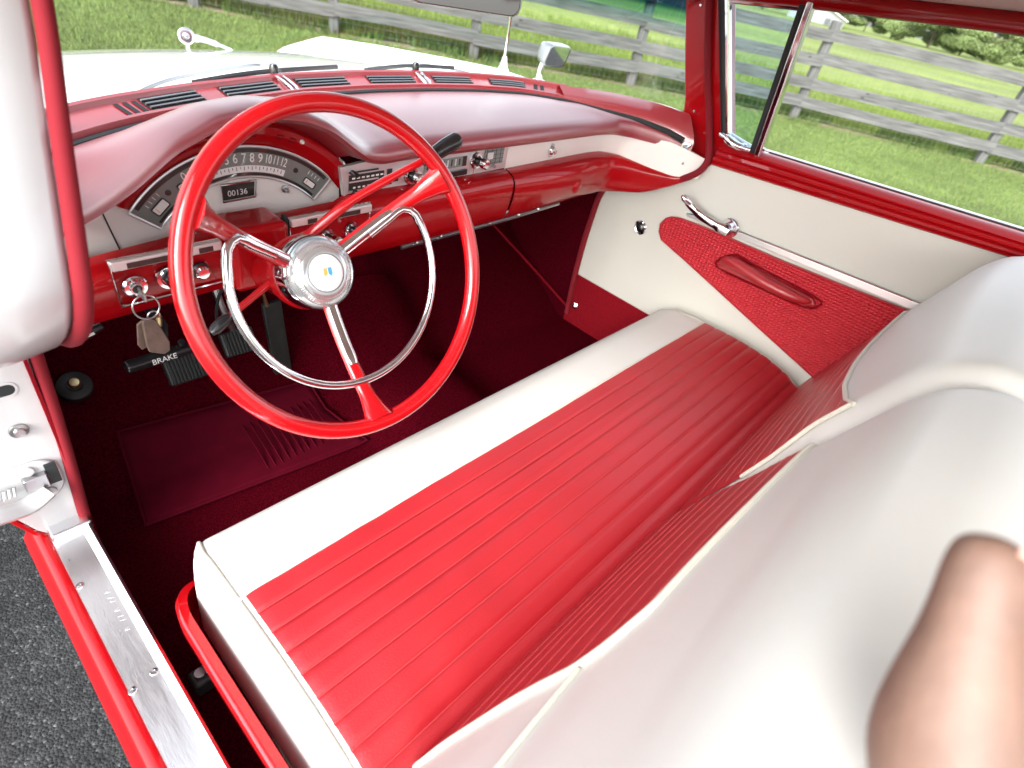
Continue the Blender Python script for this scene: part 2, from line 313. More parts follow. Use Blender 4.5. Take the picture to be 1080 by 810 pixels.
for x0, x1 in ((-.425, -.325), (-.285, -.170), (-.125, -.010), (.040, .155), (.205, .305), (.350, .430)):
    s_ = [cw(x, a, h) for x in np.linspace(x0, x1, 10) for a, h in ((.2, .0045), (.80, .0045))]
    slot = obj('demister_slot', s_, [(2*i, 2*i+1, 2*i+3, 2*i+2) for i in range(9)], 'seal', cowl)
    g = [tubeg([cw(x, a, .0065) for x in np.linspace(x0+.002, x1-.002, 10)], .0020, 6) for a in (.34, .5, .66)]
    obj('slot_bar', *join(*g), 'steel', slot)
for x0 in (-.462, -.449, -.436, .446, .458):
    obj('small_slot', [cw(x0+dx, a, .0045) for dx, a in ((0, .25), (.007, .25), (.007, .75), (0, .75))], [(0, 1, 2, 3)], 'seal', cowl)
for x0 in (-.148, .178):
    V, F = join(*[tubeg([cw(x0+d, .12, .006), cw(x0+d, .2, .009), cw(x0+d, .8, .009), cw(x0+d, .90, .006)], .0036, 8) for d in (-.006, .006)])
    obj('chrome_clip', V, F, 'chrome', cowl); lathe('rubber_stop', [(.008, 0), (.009, .012), (.006, .018), (0, .019)], cw(x0, 1.1, .005), (0, 0, 1), 'black', cowl, 12)
lathe('garnish_screw', [(.007, 0), (.006, .003), (.0, .0035)], cw(-.548, .5, .003), (0, 0, 1), 'chrome', cowl, 12)
# side lengths of the garnish that run back to the pillars
for sgn in (1, -1):
    if sgn > 0: a = [(.500, .126, .982), (.56, .055, .984), (.62, -.02, .982), (.665, -.10, .974), (.685, -.165, .955)]; b = [(.512, .165, 1.003), (.60, .10, 1.010), (.66, .03, 1.012), (.692, -.05, 1.014), (.705, -.115, 1.012)]
    else: a = [(-.572, .112, .951), (-.61, .07, .951), (-.645, .01, .952), (-.67, -.06, .95), (-.69, -.13, .94)]; b = [(-.575, .150, .972), (-.63, .11, .972), (-.675, .04, .974), (-.70, -.03, .978), (-.712, -.10, .985)]
    A = smooth_path(a, 5); B = smooth_path(b, 5); up = Vector((0, 0, .008))
    obj('side_garnish', *grid([[p+Vector((0, 0, -.03)), p, p.lerp(q, .15)+up, p.lerp(q, .8)+up, q, q+Vector((sgn*.004, .004, -.02))] for p, q in zip(A, B)]), 'cowlp', cowl)
seal_pts = [(x, cin(x)-.008, ck(x)-.004) for x in np.linspace(-.62, .50, 40)]+[(.56, .045, .975), (.62, -.03, .972), (.66, -.10, .964), (.675, -.14, .955)]
tube('dark_seal', seal_pts, .008, 'seal', cowl, 8)

# --- dash pad with the brow over the instruments
zl = smooth_ip([-.70, -.66, -.633, -.583, -.547, -.49, -.43, -.366, -.305, -.262, -.215, -.187, -.15, .2, .55, .60, .66, .70], [.85, .868, .884, .910, .932, .974, 1.003, 1.012, 1.005, .988, .953, .935, .926, .931, .937, .935, .932, .935], .018)
yl = smooth_ip([-.70, -.63, -.55, -.22, -.17, -.10, .50, .56, .60, .64, .665, .68], [-.02, -.02, -.026, -.026, -.012, -.004, -.004, -.012, -.035, -.085, -.125, -.15], .02)
hl = smooth_ip([-.70, -.63, -.55, -.22, -.15, .52, .60, .66, .69], [.018, .018, .020, .020, .034, .036, .034, .024, .010], .03)
def padrow(x):
    z, y, h = zl(x), yl(x), hl(x)
    if x < .42: yb, zb = cin(x)-.004, ck(x)-.002
    else:
        t = min(1, (x-.42)/.25); yb = ip(x, [.42, .50, .56, .62, .66, .68], [cin(.42)-.004, .122, .042, -.035, -.105, -.148]); zb = ip(x, [.42, .6, .68], [ck(.42)-.002, .972, .953])
    D = max(.02, yb-y); P = [(.022, .000), (.004, -.001), (-.006, .004), (-.011, h*.35), (-.008, h*.72), (.004, h*.95), (.018, h*1.06)]
    sc = min(1, D/.12); R_ = [(x, y+a*sc, z+b) for a, b in P]; z1 = R_[-1][2]; y1 = R_[-1][1]
    for k in range(1, 9):
        t = k/8; e = t*t*(3-2*t); bul = .012*math.sin(PI*t)*sc
        R_.append((x, y1+(yb-y1)*t, z1+(zb-z1)*(.35*t+.65*e)+bul))
    return R_
xs = list(np.linspace(-.665, .50, 110))+list(np.linspace(.51, .678, 26))
rows = [padrow(x) for x in xs]
pad = obj('dash_pad', *grid(rows), 'pad_vinyl', car, angle=70)
tube('pad_end_trim', [rows[-1][2], rows[-1][5], (.684, -.160, .950), rows[-1][1]], .004, 'chrome', pad, 8, sm=4)
# brow lining and the bright surround round the dial
GC = Vector((-.372, .05, .7445)); TL = R(2.2)
def gp(r, ang, y=.05): a = R(ang)+TL*0; return Vector((GC.x+r*math.cos(a), y, GC.z+r*math.sin(a)))
instr = part('instrument_panel')
lip = [(x, yl(x)+.012, zl(x)-.001) for x in np.linspace(-.64, -.192, 60)]
inn = []
for x, y, z in lip:
    a = math.degrees(math.atan2(z-GC.z, x-GC.x)); inn.append(gp(min(.247+max(0, a-134)*.008, math.hypot(x-GC.x, z-GC.z)-.006), a, .046))
obj('brow_lining', *grid([[l, Vector(l).lerp(i, .5)+Vector((0, 0, .004)), i] for l, i in zip(lip, inn)]), 'pad_vinyl', instr)
ang = np.linspace(36, 140.5, 60)
obj('dial_surround', *grid([[gp(.249, a, .046), gp(.243, a, .036), gp(.232, a, .034), gp(.222, a, .040), gp(.2115, a, .049)] for a in ang]), 'red_paint', instr)
for k, a in enumerate(list(np.linspace(70, 112, 9))):
    if abs(a-80) < 1: continue
    obj('surround_slot', [gp(r, a+d, .0335+(.232-r)*.3+.001) for r, d in ((.236, -1.6), (.236, 1.2), (.227, 1.6), (.227, -1.2))], [(0, 1, 2, 3)], 'kick', instr)
lathe('dimmer_stud', [(.004, 0), (.003, .003), (0, .004)], gp(.235, 66, .034), (0, -1, 0), 'pearl', instr, 10)
face = [(-.66, .79), (-.66, .86), (-.62, .90), (-.56, .945), (-.48, .985), (-.37, 1.01), (-.27, .985), (-.20, .93), (-.198, .845), (-.30, .838), (-.40, .834), (-.5, .82)]
face = [(-.66, .79), (-.66, .84), (-.62, .865), (-.56, .915), (-.50, .955), (-.37, 1.0), (-.27, .975), (-.215, .935), (-.198, .925), (-.198, .80)]
fo = obj('instrument_face', *prismg(face, lambda a, b, d: (a, .051+d, b), .01), 'cream_paint', instr)
obj('panel_joint', *prismg([(-.556, .81), (-.554, .81), (-.566, .88), (-.568, .88)], lambda a, b, d: (a, .0505-d, b), .0006), 'seal', instr)
# dial band
A0, A1 = 43.5, 141
def arc_band(name, r0, r1, a0, a1, y, m, par, th=.002, n=50):
    rows = [[gp(r0, a, y), gp(r0, a, y-th), gp(r1, a, y-th), gp(r1, a, y)] for a in np.linspace(a0, a1, n)]
    V, F = grid(rows); F += [(0, 1, 2, 3), tuple(range(len(V)-4, len(V)))]; return obj(name, V, F, m, par, angle=30)
dial = arc_band('speedometer', .166, .2085, A0, A1, .051, 'dial', instr, .004)
dial['label'] = 'grey curved speedometer dial'
edge = [gp(.2105, a, .046) for a in np.linspace(A0-.6, A1+.6, 50)]+[gp(.164, a, .046) for a in np.linspace(A1+.6, A0-.6, 40)]
tube('dial_bezel', edge, .0020, 'silver', dial, 6, closed=True)
arc_band('dial_dark_rim', .2015, .2075, A0+2, A1-2, .0468, 'dialdark', dial, .0006)  # darker band along the outer edge of the dial
arc_band('dial_dark_rim', .1665, .1705, A0+2, A1-2, .0468, 'dialdark', dial, .0006)  # darker band along the inner edge of the dial
arc_band('speed_scale', .1715, .1815, 67, 118, .0468, 'dialwhite', dial, .0008)
tk = []
for i in range(25):
    a = 69+i*47/24; r0 = .1765 if i % 2 else .1745
    tk.append(boxg(gp((r0+.180)/2, a, .0458), (.0008, .0006, .180-r0), Matrix.Rotation(-R(a-90), 3, 'Y')))
obj('scale_tick', *join(*tk), 'dialdark', dial)
for i in range(13):
    a = 116-i*47/12; u = Vector((math.sin(R(a)), 0, -math.cos(R(a)))); v = Vector((math.cos(R(a)), 0, math.sin(R(a))))
    text('speed_numeral', str(i), .0195, gp(.1925, a, .0462), u, v, 'dialwhite', dial, .0005, .80 if i < 10 else .60)
def dial_window(a, r, w, h, name):
    u = Vector((math.sin(R(a)), 0, -math.cos(R(a)))); v = Vector((math.cos(R(a)), 0, math.sin(R(a)))); c = gp(r, a, .0462)
    g = obj(name, *prismg(rrect(w/2, h/2, .002, 3), lambda p, q, d: c+u*p+v*q+Vector((0, -d, 0)), .0008), 'dialwhite', dial)
    tube('dial_window_rim', [c+u*p+v*q+Vector((0, -.0008, 0)) for p, q in rrect(w/2+.001, h/2+.001, .002, 3)], .0009, 'dialdark', dial, 6, closed=True)
    nd = c+u*(-.3*w)+Vector((0, -.0012, 0)); obj('gauge_needle', *tubeg([nd+v*(-.3*h), nd+v*.35*h], .0006, 6), 'orange', dial)
    return c, u, v
dial_window(132.5, .1815, .022, .012, 'fuel_window'); dial_window(119.5, .180, .008, .014, 'charge_window'); dial_window(51.5, .181, .021, .0085, 'heat_window')
for a, rs in ((132.5, .196), (51.5, .1955)):
    for k, dd in enumerate((-3.4, -1.2, 1.0, 3.2)):
        obj('gauge_mark', *boxg(gp(rs, a+dd, .0464), (.001, .0005, .006), Matrix.Rotation(-R(a+dd-90), 3, 'Y')), 'label', dial)
for a in (61.5, 125.5):
    lathe('warning_light', [(.0045, 0), (.004, .001), (0, .0014)], gp(.188, a, .0468), (0, -1, 0), 'dialdark', dial, 12)
od = obj('odometer', *prismg([(-.403, .874), (-.355, .8765), (-.352, .8985), (-.404, .8965)], lambda a, b, d: (a, .0508-d, b), .002), 'dialdark', instr)
tube('odometer_frame', [(-.405, .048, .872), (-.353, .048, .8745), (-.350, .048, .9005), (-.406, .048, .8985)], .0016, 'chrome', od, 6, closed=True)
text('odometer_digits', '00136', .0125, (-.381, .0482, .8845), (1, 0, .04), (0, 0, 1), 'label', od, .0003, 1.02)
lathe('trip_knob', [(.006, 0), (.006, .003), (.003, .004), (.0025, .012), (0, .0125)], (-.302, .051, .880), (0, -1, 0), 'steel', instr, 14)

# --- lower dash
yf = smooth_ip([-.72, .50, .56, .60, .64, .67, .69, .70], [.03, .03, .022, -.005, -.075, -.135, -.185, -.20], .02)
ztop = smooth_ip([-.72, -.587, -.453, -.40, -.315, -.216, -.205, .2, .55, .60, .64, .67, .69, .70], [.815, .831, .845, .848, .851, .856, .868, .873, .887, .885, .874, .868, .878, .882], .012)
zbot = smooth_ip([-.72, -.434, -.10, .20, .526, .60, .64, .67, .69, .70], [.738, .752, .754, .763, .782, .792, .805, .838, .872, .880], .02)
PR = [(0, 1.0), (-.018, .985), (-.032, .93), (-.041, .83), (-.043, .68), (-.041, .45), (-.036, .2), (-.031, .04), (-.024, -.0), (.005, -.015)]
def lower(x0, x1, n=60, name='lower_dash', par=car, m='red_paint', off=0.):
    rows = []
    for x in np.linspace(x0, x1, n):
        k = 1 if x < .6 else max(.15, 1-(x-.6)/.11)
        bul = .014*math.exp(-((x-.40)/.16)**2) if x > .205 else 0
        rows.append([(x, yf(x)+(a-bul*math.sin(PI*max(0, min(1, f)))*1.0-off)*k, zbot(x)+(ztop(x)-zbot(x))*f) for a, f in PR])
    return obj(name, *grid(rows), m, par, angle=60)
ld = lower(-.72, .203, 70); lower(.2065, .700, 70, 'glovebox_door', car)
for x in (-.045, .02, .09, .165, .26, .33): lathe('dash_screw', [(.004, 0), (.003, .003), (0, .0035)], (x, .004, zbot(x)-.001), (0, -.7, -.7), 'chrome', ld, 8)
tube('under_rail', [(x, .012, zbot(x)-.008) for x in np.linspace(-.08, .42, 8)], .005, 'steel', ld, 6)
lathe('glovebox_bump', [(.016, .0), (.012, .004), (0, .006)], (.43, -.024, .822), (0, -1, .1), 'red_paint', ld, 16)
# red block over the steering column
obj('column_shroud', *boxg((-.389, .0, .812), (.094, .075, .106)), 'red_paint', ld, bevel=.012, seg=4)
obj('shroud_gap', *boxg((-.338, -.012, .83), (.006, .012, .07)), 'seal', ld, bevel=.001)
# silver radio fascia and the cream glove panel
fas = part('radio_fascia')
obj('silver_plate', *prismg([(-.205, .862), (-.212, .915), (-.06, .932), (.2035, .9345), (.2185, .8745), (0, .866)], lambda a, b, d: (a, .0245+d, b), .01), 'silver', fas, bevel=.0015)
rows = [[(x, yf(x)-.0035-(.004 if x > .6 else 0), ztop(x)-.004), (x, yf(x)-.006-(.004 if x > .6 else 0), ztop(x)+.004), (x, yf(x)-.006-(.004 if x > .6 else 0), ip(x, [.2, .55, .62, .66, .70], [.932, .940, .942, .945, .928])), (x, yf(x)+.02, ip(x, [.2, .55, .62, .66, .70], [.937, .945, .947, .95, .933]))] for x in np.linspace(.2045, .700, 60)]
gl = obj('glovebox_panel', *grid(rows), 'cream_paint', car, angle=50)
lk = lathe('glovebox_lock', [(.010, 0), (.010, .004), (.0075, .006), (.007, .012), (.004, .013), (0, .013)], (.357, .0235, .902), (0, -1, 0), 'chrome', gl, 20)
obj('lock_plate', *prismg(rrect(.0075, .016, .007), lambda a, b, d: (.357+a, .0238-d, .902+b), .003), 'chrome', gl)
lathe('panel_screw', [(.003, 0), (.002, .002), (0, .002)], (.675, yf(.675)-.012, .905), (-.6, -.8, 0), 'steel', gl, 8)
Y0 = .0243
def pl(name, x0, x1, z0, z1, m, par, th=.0015, tilt=.03, bev=0): return obj(name, *prismg([(x0, z0+tilt*x0), (x1, z0+tilt*x1), (x1, z1+tilt*x1), (x0, z1+tilt*x0)], lambda a, b, d: (a, Y0-d, b), th), m, par, bevel=bev)
hc = pl('heater_control', -.196, -.122, .876, .906, 'dialdark', fas)
for k in range(3): pl('heater_slide', -.196, -.135, .9095-.0165*k, .912-.0165*k, 'black' if k == 0 else 'silver', hc, .0025)
lathe('heater_knob', [(.0045, 0), (.005, .012), (.004, .016), (0, .0165)], (-.189, Y0, .905), (0, -1, 0), 'black', hc, 12)
lathe('heater_knob', [(.0045, 0), (.005, .012), (.004, .016), (0, .0165)], (-.185, Y0, .871), (0, -1, 0), 'black', hc, 12)
for k in range(7):
    pl('heater_marking', -.190+.010*k, -.184+.010*k, .8985, .9015, 'label', hc, .002); pl('heater_marking', -.188+.010*k, -.183+.010*k, .882, .885, 'label', hc, .002)
for x0, z0 in ((-.115, .896), (-.115, .878), (-.100, .882)): pl('heater_lettering', x0, x0+.011, z0, z0+.011, 'dialdark', fas)
rd = pl('radio_dial', -.028, .072, .889, .909, 'grille', fas)
for k in range(9): pl('dial_numeral', -.022+.0105*k, -.019+.0105*k, .893, .906, 'label' if k % 2 else 'dialdark', rd, .002)
pl('radio_dial', .0725, .0835, .889, .909, 'dialdark', fas)
pl('push_button', -.025, .025, .868, .882, 'black', fas, .006, bev=.001); pl('push_button', .03, .085, .872, .883, 'black', fas, .006, bev=.001)
ck_ = pl('clock_face', .134, .192, .882, .917, 'grille', fas)
for k in range(4):
    pl('clock_line', .134, .192, .885+.0085*k, .8858+.0085*k, 'dialdark', ck_, .002); pl('clock_line', .140+.014*k, .1408+.014*k, .882, .917, 'dialdark', ck_, .002)
pl('clock_card', .143, .160, .894, .908, 'label', ck_, .0022)
lathe('clock_stem', [(.0035, 0), (.0035, .008), (0, .009)], (.164, Y0, .884), (0, -1, 0), 'steel', ck_, 10)
pl('fascia_joint', .108, .1088, .868, .93, 'dialdark', fas, .0004)
def knob(x, z, par, y=Y0, s=1., cup='chrome'):
    k = lathe('control_knob', [(.0155*s, 0), (.017*s, .002), (.0155*s, .005), (.011*s, .0055), (.0095*s, .003)], (x, y, z), (0, -1, .05), cup, par, 24)
    lathe('knob_shaft', [(.0085*s, .003), (.0085*s, .016)], (x, y, z), (0.12, -1, .05), 'black', k, 16)
    lathe('knob_cap', [(.0088*s, .0165), (.0112*s, .019), (.0112*s, .029), (.009*s, .031), (.006*s, .0302), (0, .030)], (x, y, z), (0.12, -1, .05), 'chrome', k, 20)
knob(-.060, .8865, fas); knob(.112, .899, fas)
# switch panels left and right of the column
def switch_panel(x0, x1, z0, z1, labels, name, blank=None):
    p = part(name); y = -.0145; t = .025
    P = [(x0, z0+.0), (x1, z0+t*(x1-x0)), (x1, z1+t*(x1-x0)), (x0-.003, z1)]
    obj('inset_plate', *prismg(P, lambda a, b, d: (a, y+.006-d, b), .004), 'red_paint', p, bevel=.001)
    fr = [(a, y-.001, b) for a, b in P]; tube('chrome_frame', fr, .0028, 'chrome', p, 8, closed=True)
    hb = [(x0-.002, z1-.013), (x1, z1-.013+t*(x1-x0)), (x1, z1+.002+t*(x1-x0)), (x0-.003, z1+.002)]
    bar = obj('chrome_bar', *prismg(hb, lambda a, b, d: (a, y-.002-d, b), .008), 'silver', p, bevel=.003, seg=3)
    for a, b in labels:
        obj('label_strip', *prismg([(a, z1-.0105+t*(a-x0)), (b, z1-.0105+t*(b-x0)), (b, z1-.003+t*(b-x0)), (a, z1-.003+t*(a-x0))], lambda q, w, d: (q, y-.0102-d, w), .0006), 'dialdark', bar)
    return p, y
sp, sy = switch_panel(-.588, -.4435, .7725, .842, [(-.572, -.515), (-.478, -.458)], 'switch_panel')
ig = lathe('ignition_switch', [(.0155, 0), (.0165, .003), (.0145, .0055), (.009, .006), (.0085, .010), (.0, .010)], (-.566, sy, .7985), (0, -1, 0), 'chrome', sp, 28)
lathe('switch_hole', [(.0062, .0105), (.0055, .0112), (0, .0114)], (-.566, sy, .7985), (0, -1, 0), 'black', ig, 14)
for k in range(5):
    a = R(40+25*k); obj('switch_mark', *boxg((-.566+.0125*math.cos(a), sy-.0058, .7985+.0125*math.sin(a)), (.0014, .0006, .003), Matrix.Rotation(-(a-PI/2), 3, 'Y')), 'dialdark', ig)
knob(-.522, .802, sp, sy, 1.05)
lg = lathe('cigar_lighter', [(.012, 0), (.0135, .002), (.0125, .004)], (-.4775, sy, .803), (0, -1, 0), 'black', sp, 24)
lathe('lighter_cap', [(.0105, .003), (.0105, .012), (.008, .0145), (0, .015)], (-.4775, sy, .803), (0, -1, 0), 'chrome', lg, 20)
obj('lighter_plate', *prismg([(-.463, .784), (-.458, .784), (-.467, .816), (-.470, .816)], lambda a, b, d: (a, sy-.001-d, b), .0008), 'red_vinyl', sp)
hp, hy = switch_panel(-.331, -.1795, .803, .860, [(-.305, -.288), (-.250, -.205)], 'heater_panel')
knob(-.264, .816, hp, hy, .85); knob(-.2155, .820, hp, hy, .85)

# --- steering column, wheel, levers
TH = R(24.9); NR = Vector((0, -math.cos(TH), math.sin(TH))); EV = Vector((0, math.sin(TH), math.cos(TH))); EX = Vector((1, 0, 0))
WC = Vector((-.3685, -.25, .8825)); HB = Vector((-.3775, -.187, .858)); RW = .2115
def wp(r, a, h=0., c=WC): return c+EX*r*math.cos(R(a))+EV*r*math.sin(R(a))+NR*h
wheel = part('steering_wheel', 'red deep-dished steering wheel with a chrome horn ring')
rim = tube('wheel_rim', [wp(RW, a) for a in np.linspace(0, 360, 96, endpoint=False)], .0118, 'wheel_red', wheel, 16, closed=True)
def spoke(a, a2, chrome_to=.150):
    p0 = wp(.040, a2, -.014, HB); p1 = wp(RW-.004, a, 0)
    P = [p0.lerp(p1, t)+NR*(-.012*math.sin(PI*t)) for t in np.linspace(0, 1, 25)]; n = len(P)
    r = list(np.interp(np.linspace(0, 1, n), [0, .5, .8, .93, 1], [.0105, .0105, .0125, .019, .026]))
    s = obj('wheel_spoke', *tubeg(P, r, 12, False, .62, NR), 'wheel_red', wheel)
    k = int(n*.58); Q = [p+NR*(.0065) for p in P[:k]]
    obj('spoke_trim', *tubeg(Q, [.0085]*(k-1)+[.006], 10, False, .5, NR), 'chrome', s)
spoke(148.5, 150); spoke(30.5, 30); spoke(-93.5, -86)
ring = [wp(.085, 150, -.060), wp(.120, 150, -.046), wp(.143, 150, -.037), wp(.1535, 157, -.032)]+[wp(.1535, a, -.030) for a in np.linspace(170, 370, 44)]+[wp(.1535, 383, -.032), wp(.143, 390, -.037), wp(.120, 390.3, -.046), wp(.085, 390.3, -.060)]
tube('horn_ring', ring, .0062, 'chrome', wheel, 10, sm=2)
HK = 1.14
hub = lathe('wheel_hub', [(.0445*HK, -.034), (.0465*HK, -.026), (.0465*HK, -.006), (.046*HK, .001), (.044*HK, .004)], HB-NR*.012, NR, 'chrome', wheel, 48)
lathe('hub_dish', [(r*HK, h) for r, h in [(.0445, -.009), (.0450, -.006), (.0435, -.002), (.040, .0025), (.0395, .0015), (.0385, .003), (.033, .0065), (.0325, .0055), (.0315, .0068), (.027, .0085), (.0245, .0085), (.0235, .006), (.0222, .0055)]], HB, NR, 'dish', hub, 64)
kn = []
for k in range(72):
    a = 5*k; kn.append(tubeg([wp(.0375*HK, a, .0034, HB), wp(.0335*HK, a, .0062, HB)], .0005, 5))
obj('hub_fluting', *join(*kn), 'dish', hub)
lathe('hub_medallion', [(r*HK, h) for r, h in [(.0225, .0), (.0222, .004), (.020, .0055), (.015, .0066), (.008, .0073), (0, .0075)]], HB+NR*.0055, NR, 'pearl', hub, 40)
def crest(pts, m, h): return obj('crest', *prismg([(x*.00105, y*.00105) for x, y in pts], lambda a, b, d: HB+EX*a+EV*b+NR*(h+d), .0006), m, hub)
crest([(-7, 8), (7, 8), (7.4, -1), (4, -7), (0, -10), (-4, -7), (-7.4, -1)], 'chrome', .0126)
crest([(-6, 7), (-.6, 7), (-.6, -1), (-5, -4), (-6.3, -1)], 'orange', .0133); crest([(.6, 7), (6, 7), (6.3, -1), (4, -5), (.6, -1)], 'blue', .0133); crest([(-3, -4), (0, -2.4), (3, -5), (0, -8.6)], 'pearl', .0133)
colm = part('steering_column')
lathe('column_bell', [(.030, -.26), (.034, -.16), (.044, -.10), (.052, -.07), (.055, -.052), (.053, -.046), (.046, -.044)], HB, NR, 'red_paint', colm, 36)
lathe('column_tube', [(.026, -.9), (.026, -.2)], HB, NR, 'red_paint', colm, 24)
lathe('column_collar', [(.050, -.050), (.051, -.046), (.050, -.040)], HB, NR, 'steel', colm, 36)
gs = part('gear_lever'); g0 = HB-NR*.09+EX*.03+EV*.03
obj('lever_shaft', *tubeg(smooth_path([(-.385, -.10, .855), (-.36, -.11, .872), (-.30, -.125, .922), (-.24, -.14, .957), (-.183, -.155, .987)], 6), [.0105]*7+[.0078]*6+[.0066]*6+[.0055]*6, 12), 'wheel_red', gs)
obj('lever_ferrule', *tubeg([(-.187, -.154, .985), (-.178, -.156, .9895)], .0085, 12), 'black', gs)
obj('lever_knob', *tubeg([(-.178, -.156, .990), (-.172, -.157, .993), (-.150, -.161, 1.006), (-.132, -.165, 1.016), (-.127, -.166, 1.019)], [.0080, .0105, .0125, .0125, .0085], 16), 'black', gs)
ts = part('indicator_lever')
obj('lever_shaft', *tubeg([(-.40, -.12, .833), (-.475, -.135, .803), (-.497, -.14, .794)], [.006, .005, .005], 10), 'wheel_red', ts)
obj('lever_tip', *tubeg([(-.493, -.14, .796), (-.500, -.141, .793), (-.517, -.145, .785), (-.524, -.146, .782)], [.005, .0085, .0085, .005], 12), 'black', ts)
# --- pedals and handbrake
def pad_ribs(name, c, w, h, rot, nr, axis, par):
    p = obj(name, *boxg(c, (w, .016, h), rot), 'rubber', par, bevel=.006, seg=3); rb = []
    for k in range(nr):
        f = (k+.5)/nr-.5
        rb.append(boxg(Vector(c)+rot @ Vector((f*w*.9 if axis == 0 else 0, -.010, f*h*.9 if axis else 0)), (w*.9/nr*.5 if axis == 0 else w*.9, .006, h*.9 if axis == 0 else h*.9/nr*.5), rot))
    obj('pedal_rib', *join(*rb), 'rubber', p)
    return p
RX = Matrix.Rotation(R(-32), 3, 'X')
bp_ = part('clutch_pedal'); pad_ribs('pedal_pad', (-.461, .195, .482), .075, .066, RX, 10, 0, bp_)
obj('pedal_arm', *tubeg(smooth_path([(-.42, .215, .51), (-.425, .26, .60), (-.41, .30, .72)], 5), .007, 8), 'black', bp_)
bp2 = part('brake_pedal'); pad_ribs('pedal_pad', (-.348, .195, .50), .070, .052, RX, 9, 0, bp2)
obj('pedal_arm', *tubeg(smooth_path([(-.350, .21, .52), (-.362, .215, .57), (-.372, .24, .66), (-.37, .3, .74)], 5), .0075, 8), 'steel', bp2)
ac = part('accelerator_pedal'); a0, a1 = Vector((-.247, .212, .315)), Vector((-.256, .232, .555)); ad = (a1-a0).normalized(); an_ = Vector((0, -1, .1)).normalized(); au = ad.cross(an_).normalized()
obj('pedal_plate', *prismg(rrect(.0215, (a1-a0).length/2, .004, 4), lambda a, b, d: (a0+a1)/2+au*a+ad*b+an_*d, .014), 'rubber', ac, bevel=.003)
obj('pedal_clip', *tubeg([a1+an_*.01+ad*-.004-au*.012, a1+an_*.012+ad*.03-au*.016], [.006, .003], 8), 'brass', ac)
hb = part('parking_brake'); hbr = Matrix.Rotation(R(-2), 3, 'Y')
obj('brake_grip', *boxg((-.527, .10, .588), (.110, .024, .018), hbr), 'black', hb, bevel=.007, seg=3)
text('brake_lettering', 'BRAKE', .013, (-.522, .0875, .590), (1, 0, .03), (0, .3, 1), 'label', hb, .0006, 1.05)
obj('brake_stem', *tubeg([(-.515, .11, .59), (-.50, .14, .62), (-.52, .22, .70), (-.55, .30, .80)], [.008, .010, .010, .010], 8), 'black', hb)
lathe('brake_button', [(.007, 0), (.006, .006), (0, .007)], (-.487, .10, .603), (0, -.3, 1), 'black', hb, 12)
vh = part('vent_pull'); obj('vent_handle', *tubeg([(-.652, .045, .700), (-.630, .042, .706), (-.606, .045, .712)], [.006, .009, .006], 10), 'black', vh); obj('vent_print', *boxg((-.628, .0335, .7075), (.018, .001, .004), Matrix.Rotation(R(-14), 3, 'Y')), 'label', vh)
obj('bonnet_cable', *tubeg(smooth_path([(-.365, .10, .74), (-.40, .13, .66), (-.405, .15, .58)], 6), .003, 6), 'seal', vh)

# --- floor, toe board, kick panels
def toe_z(y): return ip(y, [-1.3, .10, .47, .52], [.30, .30, .56, .84])
fl = part('floor_carpet')
rows = []
for y in list(np.linspace(-1.4, .08, 30))+list(np.linspace(.1, .47, 16))+[.50, .515, .525]:
    zz = toe_z(y) if y < .48 else ip(y, [.47, .50, .525], [.56, .62, .86])
    rows.append([(x, y, zz+.075*math.exp(-(x/.15)**4)*(1 if y < .3 else .6)+.002*noise.noise(Vector((x*6, y*6, 0)))) for x in np.linspace(-.712, .70, 48)])
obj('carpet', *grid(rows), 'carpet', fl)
def on_floor(x, y): return toe_z(y)+.075*math.exp(-(x/.15)**4)
mat_rows = []
for t in np.linspace(0, 1, 14):
    a = Vector((-.603, .195, 0)).lerp(Vector((-.637, .0, 0)), t); b = Vector((-.21, .165, 0)).lerp(Vector((-.19, -.05, 0)), t)
    mat_rows.append([Vector((p.x, p.y, on_floor(p.x, p.y)+.006)) for p in [a.lerp(b, s) for s in np.linspace(0, 1, 24)]])
hm = obj('heel_mat', *grid(mat_rows), 'heel', fl, solid=.006)
edge = mat_rows[0]+[r[-1] for r in mat_rows[1:]]+mat_rows[-1][::-1][1:]+[r[0] for r in mat_rows[::-1][1:-1]]
tube('mat_binding', [p+Vector((0, 0, .003)) for p in edge], .0035, 'heel', hm, 6, closed=True)
rb = []
for k in range(11):
    x = -.40+k*.016; rb.append(tubeg([(x+.01, .13, on_floor(x, .13)+.0090), (x, .0, on_floor(x, .0)+.0090)], .0016, 6))
obj('mat_rib', *join(*rb), 'heel', hm)
dm = part('dimmer_switch'); dp = (-.632, .285, toe_z(.285)+.012); dn = (0, -.55, .83)
lathe('switch_boot', [(.030, -.008), (.029, .006), (.022, .010), (.014, .011), (.013, .016)], dp, dn, 'rubber', dm, 24)
lathe('switch_button', [(.0105, .010), (.0105, .022), (.008, .025), (.004, .0245), (0, .0245)], dp, dn, 'brass', dm, 18)
for sx in (1, -1):
    P = [(-.02, .28), (.56, .28), (.56, .90), (-.02, .90)]
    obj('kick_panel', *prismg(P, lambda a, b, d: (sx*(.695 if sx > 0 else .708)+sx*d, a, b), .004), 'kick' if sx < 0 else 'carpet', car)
obj('carpet_binding', *tubeg(smooth_path([(.689, .062, .345), (.689, .080, .352), (.672, .22, .415), (.60, .33, .51), (.53, .42, .60), (.47, .485, .68), (.44, .50, .78)], 5), .004, 6), 'kick', fl)
lathe('trim_screw', [(.012, 0), (.010, .006), (0, .008)], (.682, .035, .372), (-1, -.3, .3), 'chrome', fl, 12)
obj('firewall', *boxg((0, .545, .66), (1.42, .01, .44)), 'carpet', car, bevel=0)

